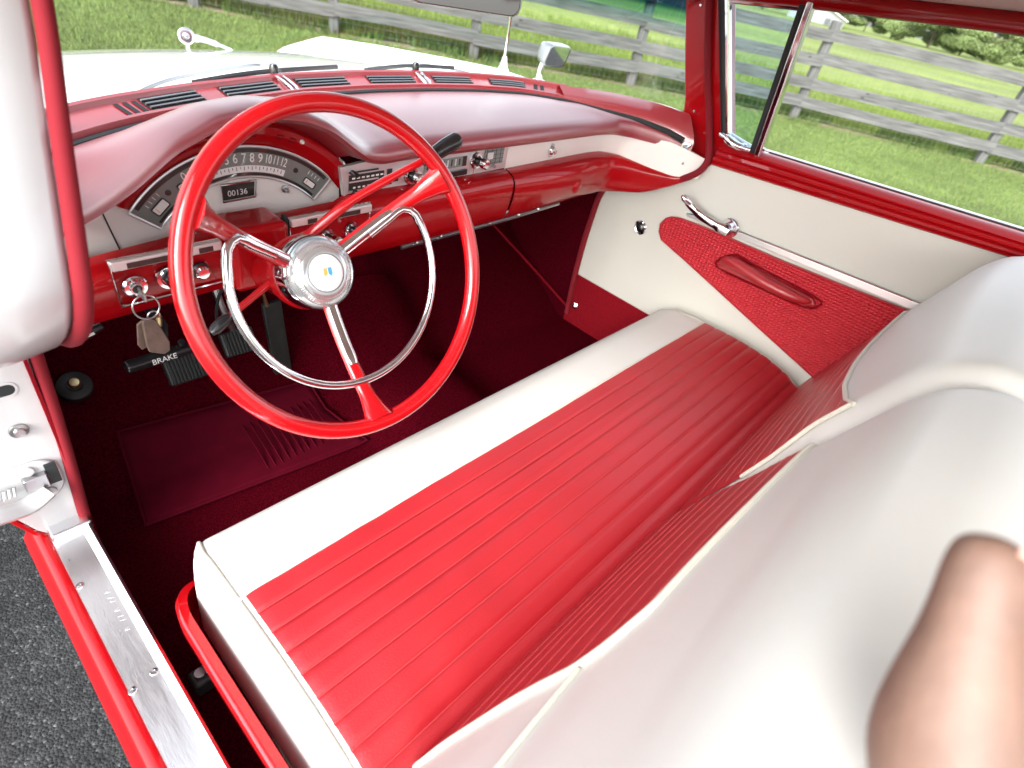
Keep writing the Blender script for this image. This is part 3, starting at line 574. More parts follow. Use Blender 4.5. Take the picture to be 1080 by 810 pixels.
# --- front seat
def infl(x, h, r):
    e = h-abs(x); return 0 if e >= r else r-math.sqrt(max(0, r*r-(r-e)**2))
CP = [(-.275, .37), (-.262, .44), (-.257, .49), (-.263, .527), (-.280, .549), (-.31, .561), (-.36, .566), (-.42, .569), (-.50, .571), (-.58, .566), (-.64, .554), (-.69, .53), (-.73, .49), (-.745, .44), (-.745, .37)]
HX = .640
def cz(x, y):
    ys_ = [-p[0] for p in CP[3:13]]; z = ip(-y, ys_, [p[1] for p in CP[3:13]]); return z-infl(x, HX, .022)-.006*math.exp(-((x+.34)/.2)**2-((y+.56)/.11)**2)+.0022*noise.noise(Vector((x*3.1, y*5, 3)))+.0008*noise.noise(Vector((x*24, y*10, 5)))*math.exp(-((y+.395)/.03)**2)+.004*math.sin(PI*(x+.64)/.64)**2*.5
cush = part('seat_cushion', 'white and red bench seat cushion')
xs = [-HX+.0001, -HX+.003, -HX+.008, -HX+.015, -HX+.022]+list(np.linspace(-HX+.04, HX-.04, 150))+[HX-.022, HX-.015, HX-.008, HX-.003, HX-.0001]
prof = smooth_path([(0, a, b) for a, b in CP], 4); rows = []
for x in xs:
    k = infl(x, HX, .022); r = []
    for p in prof:
        y, z = p.y, p.z; top = max(0, min(1, (z-.44)/.1)); zz = cz(x, y) if (-.70 < y < -.285 and z > .52) else z-k*top
        yy = y-(k*.8 if y > -.3 else -k*.8 if y < -.72 else 0); r.append((x*(1+.30*max(0, .55-z)*.45), yy, zz))
    rows.append(r)
V, F = grid(rows); n = len(prof); F += [tuple(range(n)), tuple(range(len(V)-n, len(V)))]
obj('cushion_cover', V, F, 'white_vinyl', cush, angle=60)
def groove_rows(a, b, lines, w=.0026, step=.012):
    pts = set(np.arange(a, b, step))
    out = [(p, 0.) for p in pts if all(abs(p-l) > w*1.5 for l in lines)]+[(b, 0.)]
    for l in lines: out += [(l-w, 0.), (l-w*.35, -1.), (l+w*.35, -1.), (l+w, 0.)]
    return sorted(out)
lines = [.40+.033*k for k in range(1, 10)]; rows = []
for s, d in groove_rows(.402, .715, lines):
    y = -s; rows.append([(x, y, cz(x, y)+.0035+.0009*noise.noise(Vector((x*22, y*9, 7)))+d*.0022+(.0005*math.sin(PI*((s-.40) % .033)/.033))) for x in np.linspace(-.626, .626, 170)])
obj('red_insert', *grid(rows), 'red_vinyl', cush, angle=80)
obj('pleat_stitching', *join(*[tubeg([(x, -l, cz(x, -l)+.0042-.0016) for x in np.linspace(-.624, .624, 50)], .0008, 5) for l in lines[:-1]]), 'stitch', cush)
pip = [(-.634, y, cz(-.634, y)+.003) for y in np.linspace(-.70, -.30, 24)]+[(-.630, -.275, .545), (-.633, -.262, .51), (-.64, -.258, .45)]
tube('seat_piping', pip, .0030, 'piping', cush, 8)
tube('seat_piping', [(.634, y, cz(.634, y)+.003) for y in np.linspace(-.70, -.30, 24)]+[(.633, -.262, .51)], .0030, 'piping', cush, 8)
tube('seat_piping', [(x, -.400, cz(x, -.40)+.0035) for x in np.linspace(-.632, .632, 60)], .0022, 'piping', cush, 8)
for sx in (-1, 1):   # painted side valance of the seat base
    pts = smooth_path([(sx*.60, -.245, .40), (sx*.655, -.252, .415), (sx*.678, -.285, .425), (sx*.681, -.36, .43), (sx*.681, -.55, .44), (sx*.681, -.80, .45)], 6)
    obj('seat_valance', *grid([[p+Vector((-sx*.012, -.006, .022)), p+Vector((-sx*.002, 0, .024)), p+Vector((sx*.003, .0, .016)), p+Vector((sx*.003, .0, -.02)), p+Vector((-sx*.002, -.0, -.05)), p+Vector((-sx*.02, -.0, -.052))] for p in pts]), 'red_paint', cush, angle=50)
brk = obj('seat_bracket', *boxg((-.682, -.335, .318), (.034, .03, .034)), 'rubber', cush, bevel=.006)
lathe('bracket_bolt', [(.009, 0), (.008, .006), (0, .007)], (-.684, -.335, .336), (0, 0, 1), 'steel', brk, 10)
BPc = [(-.665, .44), (-.676, .50), (-.697, .56), (-.735, .65), (-.772, .73), (-.800, .80), (-.826, .86), (-.848, .91), (-.868, .950), (-.895, .980), (-.935, .996), (-.985, .990), (-1.02, .965), (-1.04, .90), (-1.03, .75), (-1.0, .55), (-.98, .44)]
bprof = smooth_path([(0, a, b) for a, b in BPc], 4)
def back_y(z): return ip(z, [p[1] for p in BPc[:9]], [p[0] for p in BPc[:9]])
def seat_back(xc, hw, fwd, skew, zb, xa, xb, name, label, seams, inner):
    b = part(name, label)
    def sh(x, y, z):
        k = infl(x-xc, hw, .045); crown = .010*math.cos(PI*(x-xc)/(2*hw))
        # pull in towards the middle of the section near the ends
        cy, cz_ = -.90, .76; t = max(0, min(1, (z-.5)/.2))
        d = Vector((y-cy, (z-cz_)*.6 if z > .76 else 0)); d = d.normalized() if d.length > 1e-6 else d
        k *= .25+.75*max(0, min(1, (z-.60)/.2)); yy = y-d.x*k*.8+fwd*max(0, min(1, (z-.64)/.18))+skew*(x-xc)+(crown*t if y > -.9 else 0)+.0005*noise.noise(Vector((x*4, z*5, 1))); zz = z-(d.y*k*.9 if z > .76 else 0)+(.006*math.cos(PI*(x-xc)/(2*hw)) if z > .9 else 0)
        return Vector((x, yy, zz))
    o = [.0001, .003, .008, .016, .026, .036, .046]
    xs = [xc-hw+e for e in o]+list(np.linspace(xc-hw+.065, xc+hw-.065, 26))+[xc+hw-e for e in o[::-1]]
    rows = [[sh(x, p.y, p.z) for p in bprof] for x in xs]; V, F = grid(rows, False, True); n = len(bprof); F += [tuple(range(n)), tuple(range(len(V)-n, len(V)))]
    obj('back_cover', V, F, 'white_vinyl', b, angle=60)
    lines = [.575+.030*k for k in range(12)]; rr = groove_rows(.47, .90, lines, .0034, .010); cols = np.linspace(xa, xb, 90); rows = []
    for z, d in rr:
        sg = 1-max(0, min(1, (z-.60)/.2)); wid = lambda x: x-(inner*.65)*sg*max(0, 1-abs(x-inner)/.3)
        rows.append([sh(wid(x), back_y(min(z, zb(x))), min(z, zb(x)))+Vector((0, -0.0, 0))+Vector((0, .0042+(d*.0008 if z < zb(x)-.002 else 0), .0018)) for x in cols])
    V, F = grid(rows); G = []
    for f in F:
        q = []
        for i in f:
            if all((V[i]-V[j]).length > 1e-5 for j in q): q.append(i)
        if len(q) >= 3: G.append(tuple(q))
    obj('red_insert', V, G, 'red_vinyl', b, angle=80)
    st_ = []
    for l in lines:
        c = [x for x in np.linspace(xa, xb, 60) if zb(x) > l+.004]
        if len(c) > 3: st_.append(tubeg([sh(x, back_y(l), l)+Vector((0, .0042-.0004, .0018)) for x in c], .0010, 5))
    obj('pleat_stitching', *join(*st_), 'stitch', b)
    bd = [sh(x, back_y(zb(x)), zb(x))+Vector((0, .0022, .001)) for x in cols]; tube('back_piping', bd, .0040, 'piping', b, 8)
    bd = [sh(inner*(1-.65*(1-max(0, min(1, (z-.60)/.2)))), back_y(z), z)+Vector((0, .004, .001)) for z in np.linspace(.67, zb(inner), 30)]; tube('back_piping', bd, .0034, 'piping', b, 8)
    for sm in seams:
        tube('back_piping', [sh(x, back_y(z), z)+Vector((0, .0015, .001)) for x, z in sm], .0028, 'piping', b, 8)
    return b
zbd = smooth_ip([-.60, -.571, -.545, -.493, -.468, -.443, -.395, -.203, -.037, 0.], [.50, .547, .576, .671, .735, .764, .793, .810, .818, .82], .012)
seat_back(-.335, .332, .0, .0, zbd, -.590, -.030, 'driver_seat_back', 'white driver seat back with a red pleated insert', [[(x, .742-.02*(x+.468)) for x in np.linspace(-.47, -.62, 14)]], -.030)
zbp = smooth_ip([.0, .02, .06, .15, .30, .50, .66], [.885, .875, .852, .826, .803, .795, .806], .012)
seat_back(.340, .338, .017, .012, zbp, .030, .655, 'passenger_seat_back', 'white passenger seat back with a red pleated insert', [], .030)

# --- passenger door, window, pillar
door = part('passenger_door', 'cream and red inside of the passenger door')
dx = lambda z: .692+.10*max(0, z-.76)
ztp = lambda y: ip(y, [-1.45, -.89, -.35, -.222, -.205, -.19, -.117, -.06, 0, .03, .05, .062, .068, .074], [1.0, .968, .931, .921, .90, .882, .846, .825, .800, .783, .762, .71, .62, .40])
ysd = sorted(list(np.linspace(-1.45, -.25, 30))+[-.222, -.205, -.19, -.16, -.117, -.06, 0, .015, .03, .04, .05, .056, .062, .065, .068, .071])
rows = [[(dx(z), y, z) for z in np.linspace(.472, max(.4725, ztp(y)), 16)] for y in ysd]
obj('door_card', *grid(rows), 'door_vinyl', door, solid=.0)
obj('door_kick', *grid([[(.688, y, z) for z in (.30, .474)] for y in np.linspace(-1.45, .070, 20)]), 'kick', door)
bl_b = lambda y: ip(y, [-1.45, -.889, -.352, -.20], [1.003, .966, .929, .919]); bl_t = lambda y: ip(y, [-1.45, -.868, -.341, -.20], [1.035, 1.007, .982, .975])
pf = [(.012, -.02), (-.003, .0), (-.008, .06), (-.004, .16), (-.010, .22), (-.012, .34), (-.007, .42), (-.012, .48), (-.012, .60), (-.006, .67), (-.010, .73), (-.006, .88), (.006, 1.0), (.03, 1.02), (.045, .98), (.045, .8)]
rows = [[(.706+.018*f+a, y, bl_b(y)+(bl_t(y)-bl_b(y))*f) for a, f in pf] for y in np.linspace(-1.45, -.222, 40)]
V, F = grid(rows); F += [tuple(range(len(pf))), tuple(range(len(V)-len(pf), len(V)))]; obj('window_garnish', V, F, 'red_paint', door, angle=40)
obj('window_seal', *grid([[(.752, y, bl_t(y)-.02), (.752, y, bl_t(y)+.003), (.760, y, bl_t(y)+.003), (.760, y, bl_t(y)-.02)] for y in np.linspace(-1.45, -.33, 12)]), 'seal', door)
obj('outer_moulding', *grid([[(.762, y, bl_t(y)-.03), (.764, y, bl_t(y)+.002), (.775, y, bl_t(y)+.004), (.79, y, bl_t(y)-.01), (.83, y, .90), (.86, y, .75), (.85, y, .55), (.83, y, .36)] for y in np.linspace(-1.45, -.11, 14)]), 'white_paint', door)
ins = [(-.172, .760), (-.160, .752), (-.152, .736), (-.156, .715), (-.172, .700), (-.25, .672), (-.38, .632), (-.52, .588), (-.69, .572), (-.80, .54), (-.86, .80), (-.77, .797), (-.60, .779), (-.50, .771), (-.33, .767), (-.22, .770), (-.195, .770)]
# upper edge follows the bright strip above it
ins = [(-.20, .7715), (-.178, .765), (-.163, .754), (-.153, .735), (-.157, .715), (-.172, .697), (-.25, .677), (-.38, .640), (-.52, .600), (-.69, .553), (-.86, .510), (-.90, .80), (-.775, .7965), (-.62, .788), (-.50, .782), (-.36, .779), (-.26, .776)]
obj('woven_insert', *prismg(ins, lambda a, b, d: (.6915-d, a, b), .005), 'weave', door, bevel=.002)
tube('insert_piping', [(.687, a, b) for a, b in ins], .0028, 'red_vinyl', door, 6, closed=True)
st = [(-.215, .784), (-.90, .806), (-.90, .826), (-.36, .803), (-.24, .796), (-.215, .791)]
stp = obj('bright_strip', *prismg(st, lambda a, b, d: (.691-d, a, b), .005), 'silver', door, bevel=.0015)
tube('strip_edge', [(.685, -.215, .792), (.685, -.24, .797), (.685, -.36, .804), (.685, -.90, .827)], .0018, 'chrome', stp, 6)
ar = smooth_path([(.672, -.365, .716), (.655, -.385, .736), (.645, -.43, .738), (.640, -.50, .733), (.650, -.57, .729), (.672, -.60, .727)], 6)
obj('armrest', *tubeg(ar, list(np.interp(np.linspace(0, 1, len(ar)), [0, .12, .35, .7, .9, 1], [.010, .019, .022, .019, .013, .004])), 14, False, .7, (0, 0, 1)), 'red_vinyl', door)
tube('armrest_welt', [(.6835, a, b) for a, b in ((-.349, .698), (-.357, .731), (-.385, .749), (-.42, .746), (-.60, .738), (-.617, .723), (-.59, .705), (-.48, .699))], .003, 'kick', door, 6, closed=True, sm=3)
obj('armrest_base', *prismg([(-.352, .700), (-.36, .728), (-.385, .745), (-.42, .742), (-.60, .734), (-.612, .722), (-.59, .708), (-.48, .703)], lambda a, b, d: (.687-d, a, b), .012), 'red_vinyl', door, bevel=.004)
cr = lathe('window_crank', [(.025, 0), (.025, .006), (.020, .012), (.017, .022), (.012, .028), (0, .029)], (.690, -.338, .802), (-1, 0, 0), 'chrome', door, 24)
obj('crank_arm', *tubeg(smooth_path([(.668, -.345, .798), (.660, -.31, .803), (.652, -.27, .811), (.648, -.240, .822), (.642, -.225, .832)], 5), [.013]*5+[.0105]*8+[.009]*8, 10, False, .6, (1, 0, 0)), 'chrome', cr)
obj('crank_knob', *tubeg([(.648, -.233, .829), (.640, -.222, .836), (.632, -.214, .842), (.628, -.211, .844)], [.007, .0095, .0085, .004], 12), 'chrome', cr)
bt = lathe('door_lock_button', [(.0195, 0), (.020, .003), (.016, .006), (.013, .004)], (.692, -.096, .700), (-1, 0, 0), 'chrome', door, 24)
lathe('button_core', [(.013, .002), (.012, .006), (.008, .009), (0, .010)], (.692, -.096, .700), (-1, 0, 0), 'black', bt, 18)
wx = lambda z: .72-.06*(z-1)/.27
Wp = lambda y, z, d=0.: Vector((wx(z)+d, y, z))
vw = part('vent_window')
fr = [(-.137, 1.258), (-.231, .998), (-.307, .982), (-.302, 1.272)]
tube('vent_frame', [Wp(y, z, -.004) for y, z in fr[:3]], .0075, 'chrome', vw, 8); tube('vent_rubber', [Wp(y+.012, z+.002, .002) for y, z in [(-.131, 1.262), (-.231, .992)]], .011, 'seal', vw, 8)
tube('vent_top_rail', [Wp(-.137, 1.256, -.004), Wp(-.305, 1.272, -.004)], .006, 'chrome', vw, 8)
tube('vent_top_rubber', [Wp(-.130, 1.268, .002), Wp(-.305, 1.284, .002)], .010, 'seal', vw, 8)
obj('division_bar', *prismg([(-.297, .975), (-.309, .975), (-.309, 1.285), (-.297, 1.285)], lambda a, b, d: Wp(a, b, -.012+d), .02), 'seal', vw, bevel=.002)
obj('division_trim', *prismg([(-.310, .972), (-.326, .972), (-.326, 1.285), (-.310, 1.285)], lambda a, b, d: Wp(a, b, -.014+d), .024), 'chrome', vw, bevel=.004)
obj('vent_glass', [Wp(y, z, .002) for y, z in fr], [(0, 1, 2, 3)], 'ventglass', vw)
vl = obj('vent_latch', *tubeg(smooth_path([(.690, -.222, .996), (.682, -.245, .993), (.680, -.262, .988), (.690, -.282, .984), (.700, -.302, .984)], 5), [.006]*5+[.010]*5+[.009]*6+[.006]*5, 12), 'chrome', vw)
lathe('latch_pivot', [(.010, 0), (.009, .008), (.006, .012), (0, .013)], (.702, -.285, .983), (-1, 0, .2), 'chrome', vl, 16)
# pillar: inner red sheet with depth, mirrored idea on the driver's side is built below
pil = [(.045, 1.36), (-.030, 1.238), (-.060, 1.13), (-.088, 1.04), (-.092, 1.012), (-.07, .985), (-.02, .965), (.0, .93), (-.10, .90), (-.20, .885), (-.245, .92), (-.255, .965), (-.236, .985), (-.226, 1.01), (-.185, 1.12), (-.136, 1.262), (-.11, 1.36)]
ap = obj('windscreen_pillar', *prismg(pil, lambda a, b, d: Wp(a, b, -.004+d), .045), 'red_paint', car, bevel=.008, seg=3)
for y, z in ((-.075, 1.235), (-.125, 1.02), (-.235, .945)): lathe('pillar_screw', [(.004, 0), (.003, .002), (0, .0025)], Wp(y, z, -.005), (-1, 0, -.2), 'chrome', ap, 8)
lace = [Wp(-.075, 1.34, -.012), Wp(-.096, 1.25, -.012), Wp(-.135, 1.12, -.012), Wp(-.172, 1.02, -.012), (.706, -.198, .960), (.697, -.212, .925), (.689, -.200, .893), (.685, -.165, .868), (.684, -.117, .850), (.684, -.05, .826), (.684, .0, .803), (.684, .040, .775), (.684, .060, .735), (.684, .067, .66), (.684, .070, .56), (.684, .068, .45), (.684, .060, .33)]
tube('windlace', lace, .0085, 'lace', car, 10, sm=5)
# roof rail, headliner, header
rl = lambda y: ip(y, [-1.5, -.686, -.313, -.12, -.05], [1.318, 1.303, 1.273, 1.252, 1.243])
roof = part('roof')
for sx in (1, -1):
    rows = [[(sx*(wx(rl(y))+.02), y, rl(y)+.004), (sx*(wx(rl(y))-.004), y, rl(y)), (sx*(wx(rl(y))-.014), y, rl(y)+.006), (sx*(wx(rl(y))-.015), y, rl(y)+.020), (sx*(wx(rl(y))-.012), y, rl(y)+.030), (sx*(wx(rl(y))+.0), y, rl(y)+.034)] for y in np.linspace(-1.5, -.04, 40)]
    obj('roof_rail', *grid(rows), 'red_paint', roof, angle=60)
    obj('drip_rail', *grid([[(sx*(wx(rl(y))+.022), y, rl(y)+.0), (sx*(wx(rl(y))+.03), y, rl(y)+.01), (sx*(wx(rl(y))+.02), y, rl(y)+.05), (sx*(wx(rl(y))-.06), y, rl(y)+.085)] for y in np.linspace(-1.5, -.04, 20)]), 'white_paint', roof)
rows = []
for y in np.linspace(-1.5, -.06, 30):
    w = wx(rl(y))-.010; rows.append([(w*t, y, rl(y)+.032+.055*(1-t*t)) for t in np.linspace(-1, 1, 25)])
obj('headliner', *grid(rows), 'headliner', roof)
obj('roof_skin', *grid([[(p[0], p[1], p[2]+.03+.0) for p in r] for r in rows]), 'white_paint', roof)
tp = [(-.663, -.04, 1.240), (-.60, .0, 1.250), (-.4, .045, 1.262), (0, .065, 1.268), (.4, .045, 1.262), (.60, .0, 1.250), (.663, -.04, 1.240)]
obj('header_rail', *tubeg([Vector(p)+Vector((0, -.02, .018)) for p in smooth_path(tp, 5)], .022, 12), 'red_paint', roof)
# windscreen
bs = [(-.718, -.115, .985), (-.70, -.02, .975), (-.66, .06, .97), (-.59, .135, .968), (-.45, .215, .975), (-.25, .29, .982), (0, .345, .990), (.25, .325, .998), (.45, .235, 1.004), (.59, .14, 1.010), (.66, .05, 1.012), (.70, -.04, 1.012), (.718, -.108, 1.010)]
tps = [(-.667, -.035, 1.238), (-.655, -.02, 1.241), (-.63, -.005, 1.244), (-.55, .02, 1.252), (-.42, .042, 1.262), (-.22, .058, 1.266), (0, .065, 1.268), (.22, .058, 1.266), (.42, .042, 1.262), (.55, .02, 1.252), (.63, -.005, 1.244), (.655, -.02, 1.241), (.667, -.035, 1.238)]
A, B = smooth_path(bs, 4), smooth_path(tps, 4)
obj('windscreen', *grid([[a.lerp(b, t)+Vector((0, .012*math.sin(PI*t), 0)) for t in np.linspace(0, 1, 8)] for a, b in zip(A, B)]), 'glass', car, angle=0)
rm = part('rearview_mirror')
mc = Vector((.008, .0, 1.197)); mn2 = Vector((-.22, -.97, .09)).normalized(); mu2 = Vector((0, 0, 1)).cross(mn2).normalized(); mv2 = mn2.cross(mu2)
rr = rrect(.108, .031, .018)
V, F = grid([[mc+mu2*a*s+mv2*b*s+mn2*h for a, b in rr] for s, h in ((.965, .008), (1, .0075), (1.01, .0), (.97, -.012), (.8, -.02))], False, True); F.append(tuple(range(len(V)-len(rr), len(V))))
obj('mirror_shell', V, F, 'steel', rm); obj('mirror_glass', [mc+mu2*a*.96+mv2*b*.95+mn2*.0072 for a, b in rr], [tuple(range(len(rr)))], 'dimglass', rm)
obj('mirror_arm', *tubeg(smooth_path([(.008, .015, 1.20), (.006, .03, 1.235), (0, .05, 1.275)], 4), .007, 8), 'chrome', rm)

# --- driver's side: knee of the pillar, hinge post, sill
kp = [(-.06, 1.40, -.60, 0), (-.115, 1.28, -.607, 0), (-.150, 1.157, -.622, 0), (-.195, 1.06, -.645, 0), (-.238, .965, -.667, 0), (-.243, .93, -.673, 0), (-.232, .895, -.679, 0), (-.200, .862, -.684, 0), (-.150, .835, -.688, 0), (-.08, .80, -.692, 0), (-.02, .765, -.694, 0)]
kpath = smooth_path([(k[2], k[0], k[1]) for k in kp], 5)
post = part('door_post', 'white painted driver door post with hinge pocket')
rows = []
for i, p in enumerate(kpath):
    t = (kpath[min(i+1, len(kpath)-1)]-kpath[max(i-1, 0)]); t.x = 0; t.normalize(); nrm = Vector((0, t.z, -t.y)); nrm = nrm if nrm.y < .3 else nrm  # outward
    nrm = Vector((0, t.z, -t.y)); rows.append([p+nrm*(-.0)-Vector((0, -.03, 0)), p+Vector((-.004, 0, 0))-nrm*.0, p+Vector((-.012, 0, 0))+nrm*.006, p+Vector((-.05, 0, 0))+nrm*.012, p+Vector((-.12, 0, 0))+nrm*.012, p+Vector((-.20, .02, 0))+nrm*.008, p+Vector((-.24, .10, 0))])
obj('pillar_knee', *grid(rows), 'jamb_paint', post, angle=50)
tube('windlace', [p+Vector((.004, -.004, 0)) for p in kpath]+[(-.697, -.014, .735), (-.700, -.014, .66), (-.705, -.014, .56), (-.711, -.014, .47), (-.7155, -.014, .405)], .0084, 'lace', car, 10)
jam = [(-.700, .80), (-.702, .62), (-.712, .46), (-.716, .400), (-.762, .392), (-.778, .415), (-.800, .470), (-.83, .53), (-.95, .60), (-.95, .80)]
jb = obj('hinge_face', *prismg(jam, lambda a, b, d: (a, -.010+d, b), .05), 'jamb_paint', post, bevel=.006, seg=3)
hp_ = rrect(.017, .0085, .008)
def on_jamb(name, shape, x, z, m, par, th=.002, y=-.0105): return obj(name, *prismg(shape, lambda a, b, d: (x+a, y-d, z+b), th), m, par)
on_jamb('slot_hole', hp_, -.748, .686, 'seal', post, .0008); on_jamb('slot_hole', rrect(.012, .012, .004), -.752, .752, 'seal', post, .0008); on_jamb('slot_rim', rrect(.022, .0125, .012), -.750, .686, 'jamb_paint', post, .0005)
lathe('post_bolt', [(.0115, 0), (.011, .003), (.007, .004), (.006, .008), (.0, .0085)], (-.7455, -.0105, .616), (0, -1, 0), 'steel', post, 14)
hg = obj('door_hinge', *prismg(rrect(.042, .040, .030, 8), lambda a, b, d: (-.762+a, -.0105-d, .517+b), .006), 'jamb_paint', post, bevel=.003)
obj('hinge_pocket', *boxg((-.7305, -.0175, .527), (.014, .004, .040)), 'seal', post, bevel=.001)
obj('hinge_leaf', *boxg((-.752, -.0215, .524), (.030, .012, .026)), 'steel', post, bevel=.003)
obj('hinge_arm', *tubeg(smooth_path([(-.745, -.025, .505), (-.775, -.035, .498), (-.82, -.05, .515), (-.90, -.07, .53)], 5), .016, 12, False, .7, (0, 0, 1)), 'jamb_paint', post)
obj('hinge_spring', *join(*[tubeg([(-.778-.006*k, -.024, .532), (-.781-.006*k, -.030, .520)], .0025, 6) for k in range(4)]), 'steel', post)
for z, x in ((.545, -.757), (.493, -.742)): lathe('hinge_bolt', [(.009, 0), (.008, .003), (0, .004)], (x, -.017, z), (0, -1, 0), 'jamb_paint', post, 12)
sill = part('door_sill', 'bright aluminium sill plate over a red rocker')
rows = [[(-.712, y, .384), (-.713, y, .408), (-.717, y, .413), (-.722, y, .409), (-.727, y, .4035), (-.735, y, .4025), (-.758, y, .4020), (-.766, y, .4015), (-.7675, y, .394)] for y in np.linspace(-1.45, -.006, 40)]
obj('sill_plate', *grid(rows), 'alu', sill, angle=35)
obj('plate_end', *boxg((-.738, -.020, .405), (.056, .030, .022)), 'alu', sill, bevel=.005)
for x, y in ((-.7605, -.135), (-.7625, -.335), (-.733, -.328), (-.7605, -.60)): lathe('sill_screw', [(.006, 0), (.005, .0025), (.0015, .003), (0, .002)], (x, y, .4015), (0, 0, 1), 'chrome', sill, 12)
eb = []
for k in range(7):
    y = -.165-.019*k
    if k in (0, 1, 2, 3, 4): eb += [tubeg([(-.729, y, .4027), (-.739, y+(.004 if k % 2 else -.003), .4027)], .0012, 6), tubeg([(-.729, y-.008, .4027), (-.739, y-.004, .4027)], .0011, 6)]
    for j in range(3): eb.append(tubeg([(-.743-.003*j-.001, y-.03, .4024), (-.745-.003*j-.001, y-.044, .4024)], .0009, 6))
obj('sill_embossing', *[(lambda V, F: ([Vector(v)-Vector((0, 0, .0010)) for v in V], F))(*join(*eb))][0], 'alu', sill)
obj('rocker_panel', *grid([[(-.766, y, .398), (-.772, y, .400), (-.780, y, .398), (-.788, y, .388), (-.796, y, .37), (-.798, y, .34), (-.79, y, .26), (-.75, y, .24)] for y in np.linspace(-1.45, .03, 20)]), 'red_paint', sill, angle=60)
obj('wing_edge', *tubeg([(a, -.004, b-.004) for a, b in jam[3:9]], .0065, 8), 'red_paint', sill)
obj('floor_pan', *boxg((0, -.45, .262), (1.42, 2.0, .02)), 'black', car, bevel=0)

# ------------------------------------------------------------------ keys and the hand
kf = empty('key_ring', (-.5665, -.030, .797)); tag(kf, 'brown leather key fob on a steel ring hanging from the ignition', 'key ring')
kl = lambda p: Vector(p)-Vector(kf.location)
def kob(name, VF, m, **k): V, F = VF; return obj(name, [kl(v) for v in V], F, m, kf, **k)
kob('ignition_key', boxg((-.5655, -.036, .7965), (.003, .026, .012)), 'steel', bevel=.001)
kob('split_ring', tubeg([(-.5665+.0165*math.cos(a), -.046+.004*math.sin(a), .7815+.0165*math.sin(a)) for a in np.linspace(0, 2*PI, 28, endpoint=False)], .0012, 6, True), 'steel')
kob('small_ring', tubeg([(-.560+.008*math.cos(a), -.047, .7655+.008*math.sin(a)) for a in np.linspace(0, 2*PI, 20, endpoint=False)], .0011, 6, True), 'steel')
kob('fob_clasp', latheg([(.0045, -.008), (.005, 0), (.0035, .008), (0, .009)], (-.5555, -.047, .756), (0, 0, -1), 12), 'brass')
kob('leather_fob', prismg([(-.577, .763), (-.566, .766), (-.559, .760), (-.549, .722), (-.551, .708), (-.560, .704), (-.578, .714), (-.5795, .725)], lambda a, b, d: (a, -.0445-d-(.77-b)*.10, b), .006), 'leather', bevel=.002)
kob('leather_fob', prismg([(-.582, .755), (-.572, .761), (-.566, .757), (-.573, .716), (-.583, .712), (-.587, .722)], lambda a, b, d: (a, -.039-d, b), .004), 'leather', bevel=.0015)

CAMP = Vector((-.77199, -.83276, 1.26888)); YAW, PIT, ROL = .94762, .64614, .23052
Fv = Vector((math.sin(YAW)*math.cos(PIT), math.cos(YAW)*math.cos(PIT), -math.sin(PIT))); Rv = Vector((math.cos(YAW), -math.sin(YAW), 0)); Uv = Rv.cross(Fv)
R2 = Rv*math.cos(ROL)+Uv*math.sin(ROL); U2 = -Rv*math.sin(ROL)+Uv*math.cos(ROL)
# right hand of the person holding the seat back, thumb up (world coordinates, metres)
hand = empty('person', (-.60, -.90, 1.10)); tag(hand, 'bare hand of a person with the thumb up beside the driver seat back', 'person')
def skin_chain(verts, edges, radii, name, parent, m='skin', root=0):
    me = bpy.data.meshes.new(name); me.from_pydata([tuple(Vector(v)-Vector(hand.location)) for v in verts], edges, []); o = bpy.data.objects.new(name, me); COL.objects.link(o); o.parent = parent
    md = o.modifiers.new('skin', 'SKIN'); md.use_smooth_shade = True
    for i, r in enumerate(radii):
        r = r if isinstance(r, tuple) else (r, r); me.skin_vertices[0].data[i].radius = r; me.skin_vertices[0].data[i].use_root = (i == root)
    sb = o.modifiers.new('sub', 'SUBSURF'); sb.levels = 2; sb.render_levels = 3; me.materials.append(M[m]); return o
HV =  [(-0.5242, -1.0492, 0.9779), (-0.5497, -0.9776, 1.0275), (-0.5806, -0.9254, 1.0546), (-0.5704, -0.9108, 1.0834), (-0.5586, -0.9027, 1.1041), (-0.5496, -0.8961, 1.1188), (-0.5441, -0.8917, 1.1283), (-0.4879, -1.1858, 0.8698), (-0.4228, -1.4697, 0.6537), (-0.5401, -0.888, 1.1354), (-0.5269, -0.9837, 1.059), (-0.533, -0.9606, 1.1018), (-0.554, -0.9367, 1.1242), (-0.5688, -0.9318, 1.1188), (-0.5049, -1.0157, 1.0378), (-0.5108, -0.9902, 1.0829), (-0.5324, -0.9637, 1.1066), (-0.5481, -0.9581, 1.1007), (-0.4858, -1.051, 1.0079), (-0.4907, -1.0229, 1.0559), (-0.5127, -0.9938, 1.0813), (-0.5292, -0.9876, 1.075), (-0.4714, -1.0858, 0.9732), (-0.4751, -1.0553, 1.0245), (-0.497, -1.0237, 1.0518), (-0.5142, -1.017, 1.0451)]
HE =  [(0, 1), (1, 2), (2, 3), (3, 4), (4, 5), (5, 6), (0, 7), (7, 8), (6, 9), (1, 10), (10, 11), (11, 12), (12, 13), (1, 14), (14, 15), (15, 16), (16, 17), (1, 18), (18, 19), (19, 20), (20, 21), (1, 22), (22, 23), (23, 24), (24, 25)]
HR =  [0.03, 0.04, 0.034, 0.0235, 0.017, 0.015, 0.0136, 0.036, 0.045, 0.0085, 0.0105, 0.0095, 0.0088, 0.0078, 0.0109, 0.0099, 0.0092, 0.0081, 0.0105, 0.0095, 0.0088, 0.0078, 0.0089, 0.0081, 0.0075, 0.0066]
HV = [Vector(p) for p in HV]
skin_chain(HV, HE, HR, 'hand', hand)
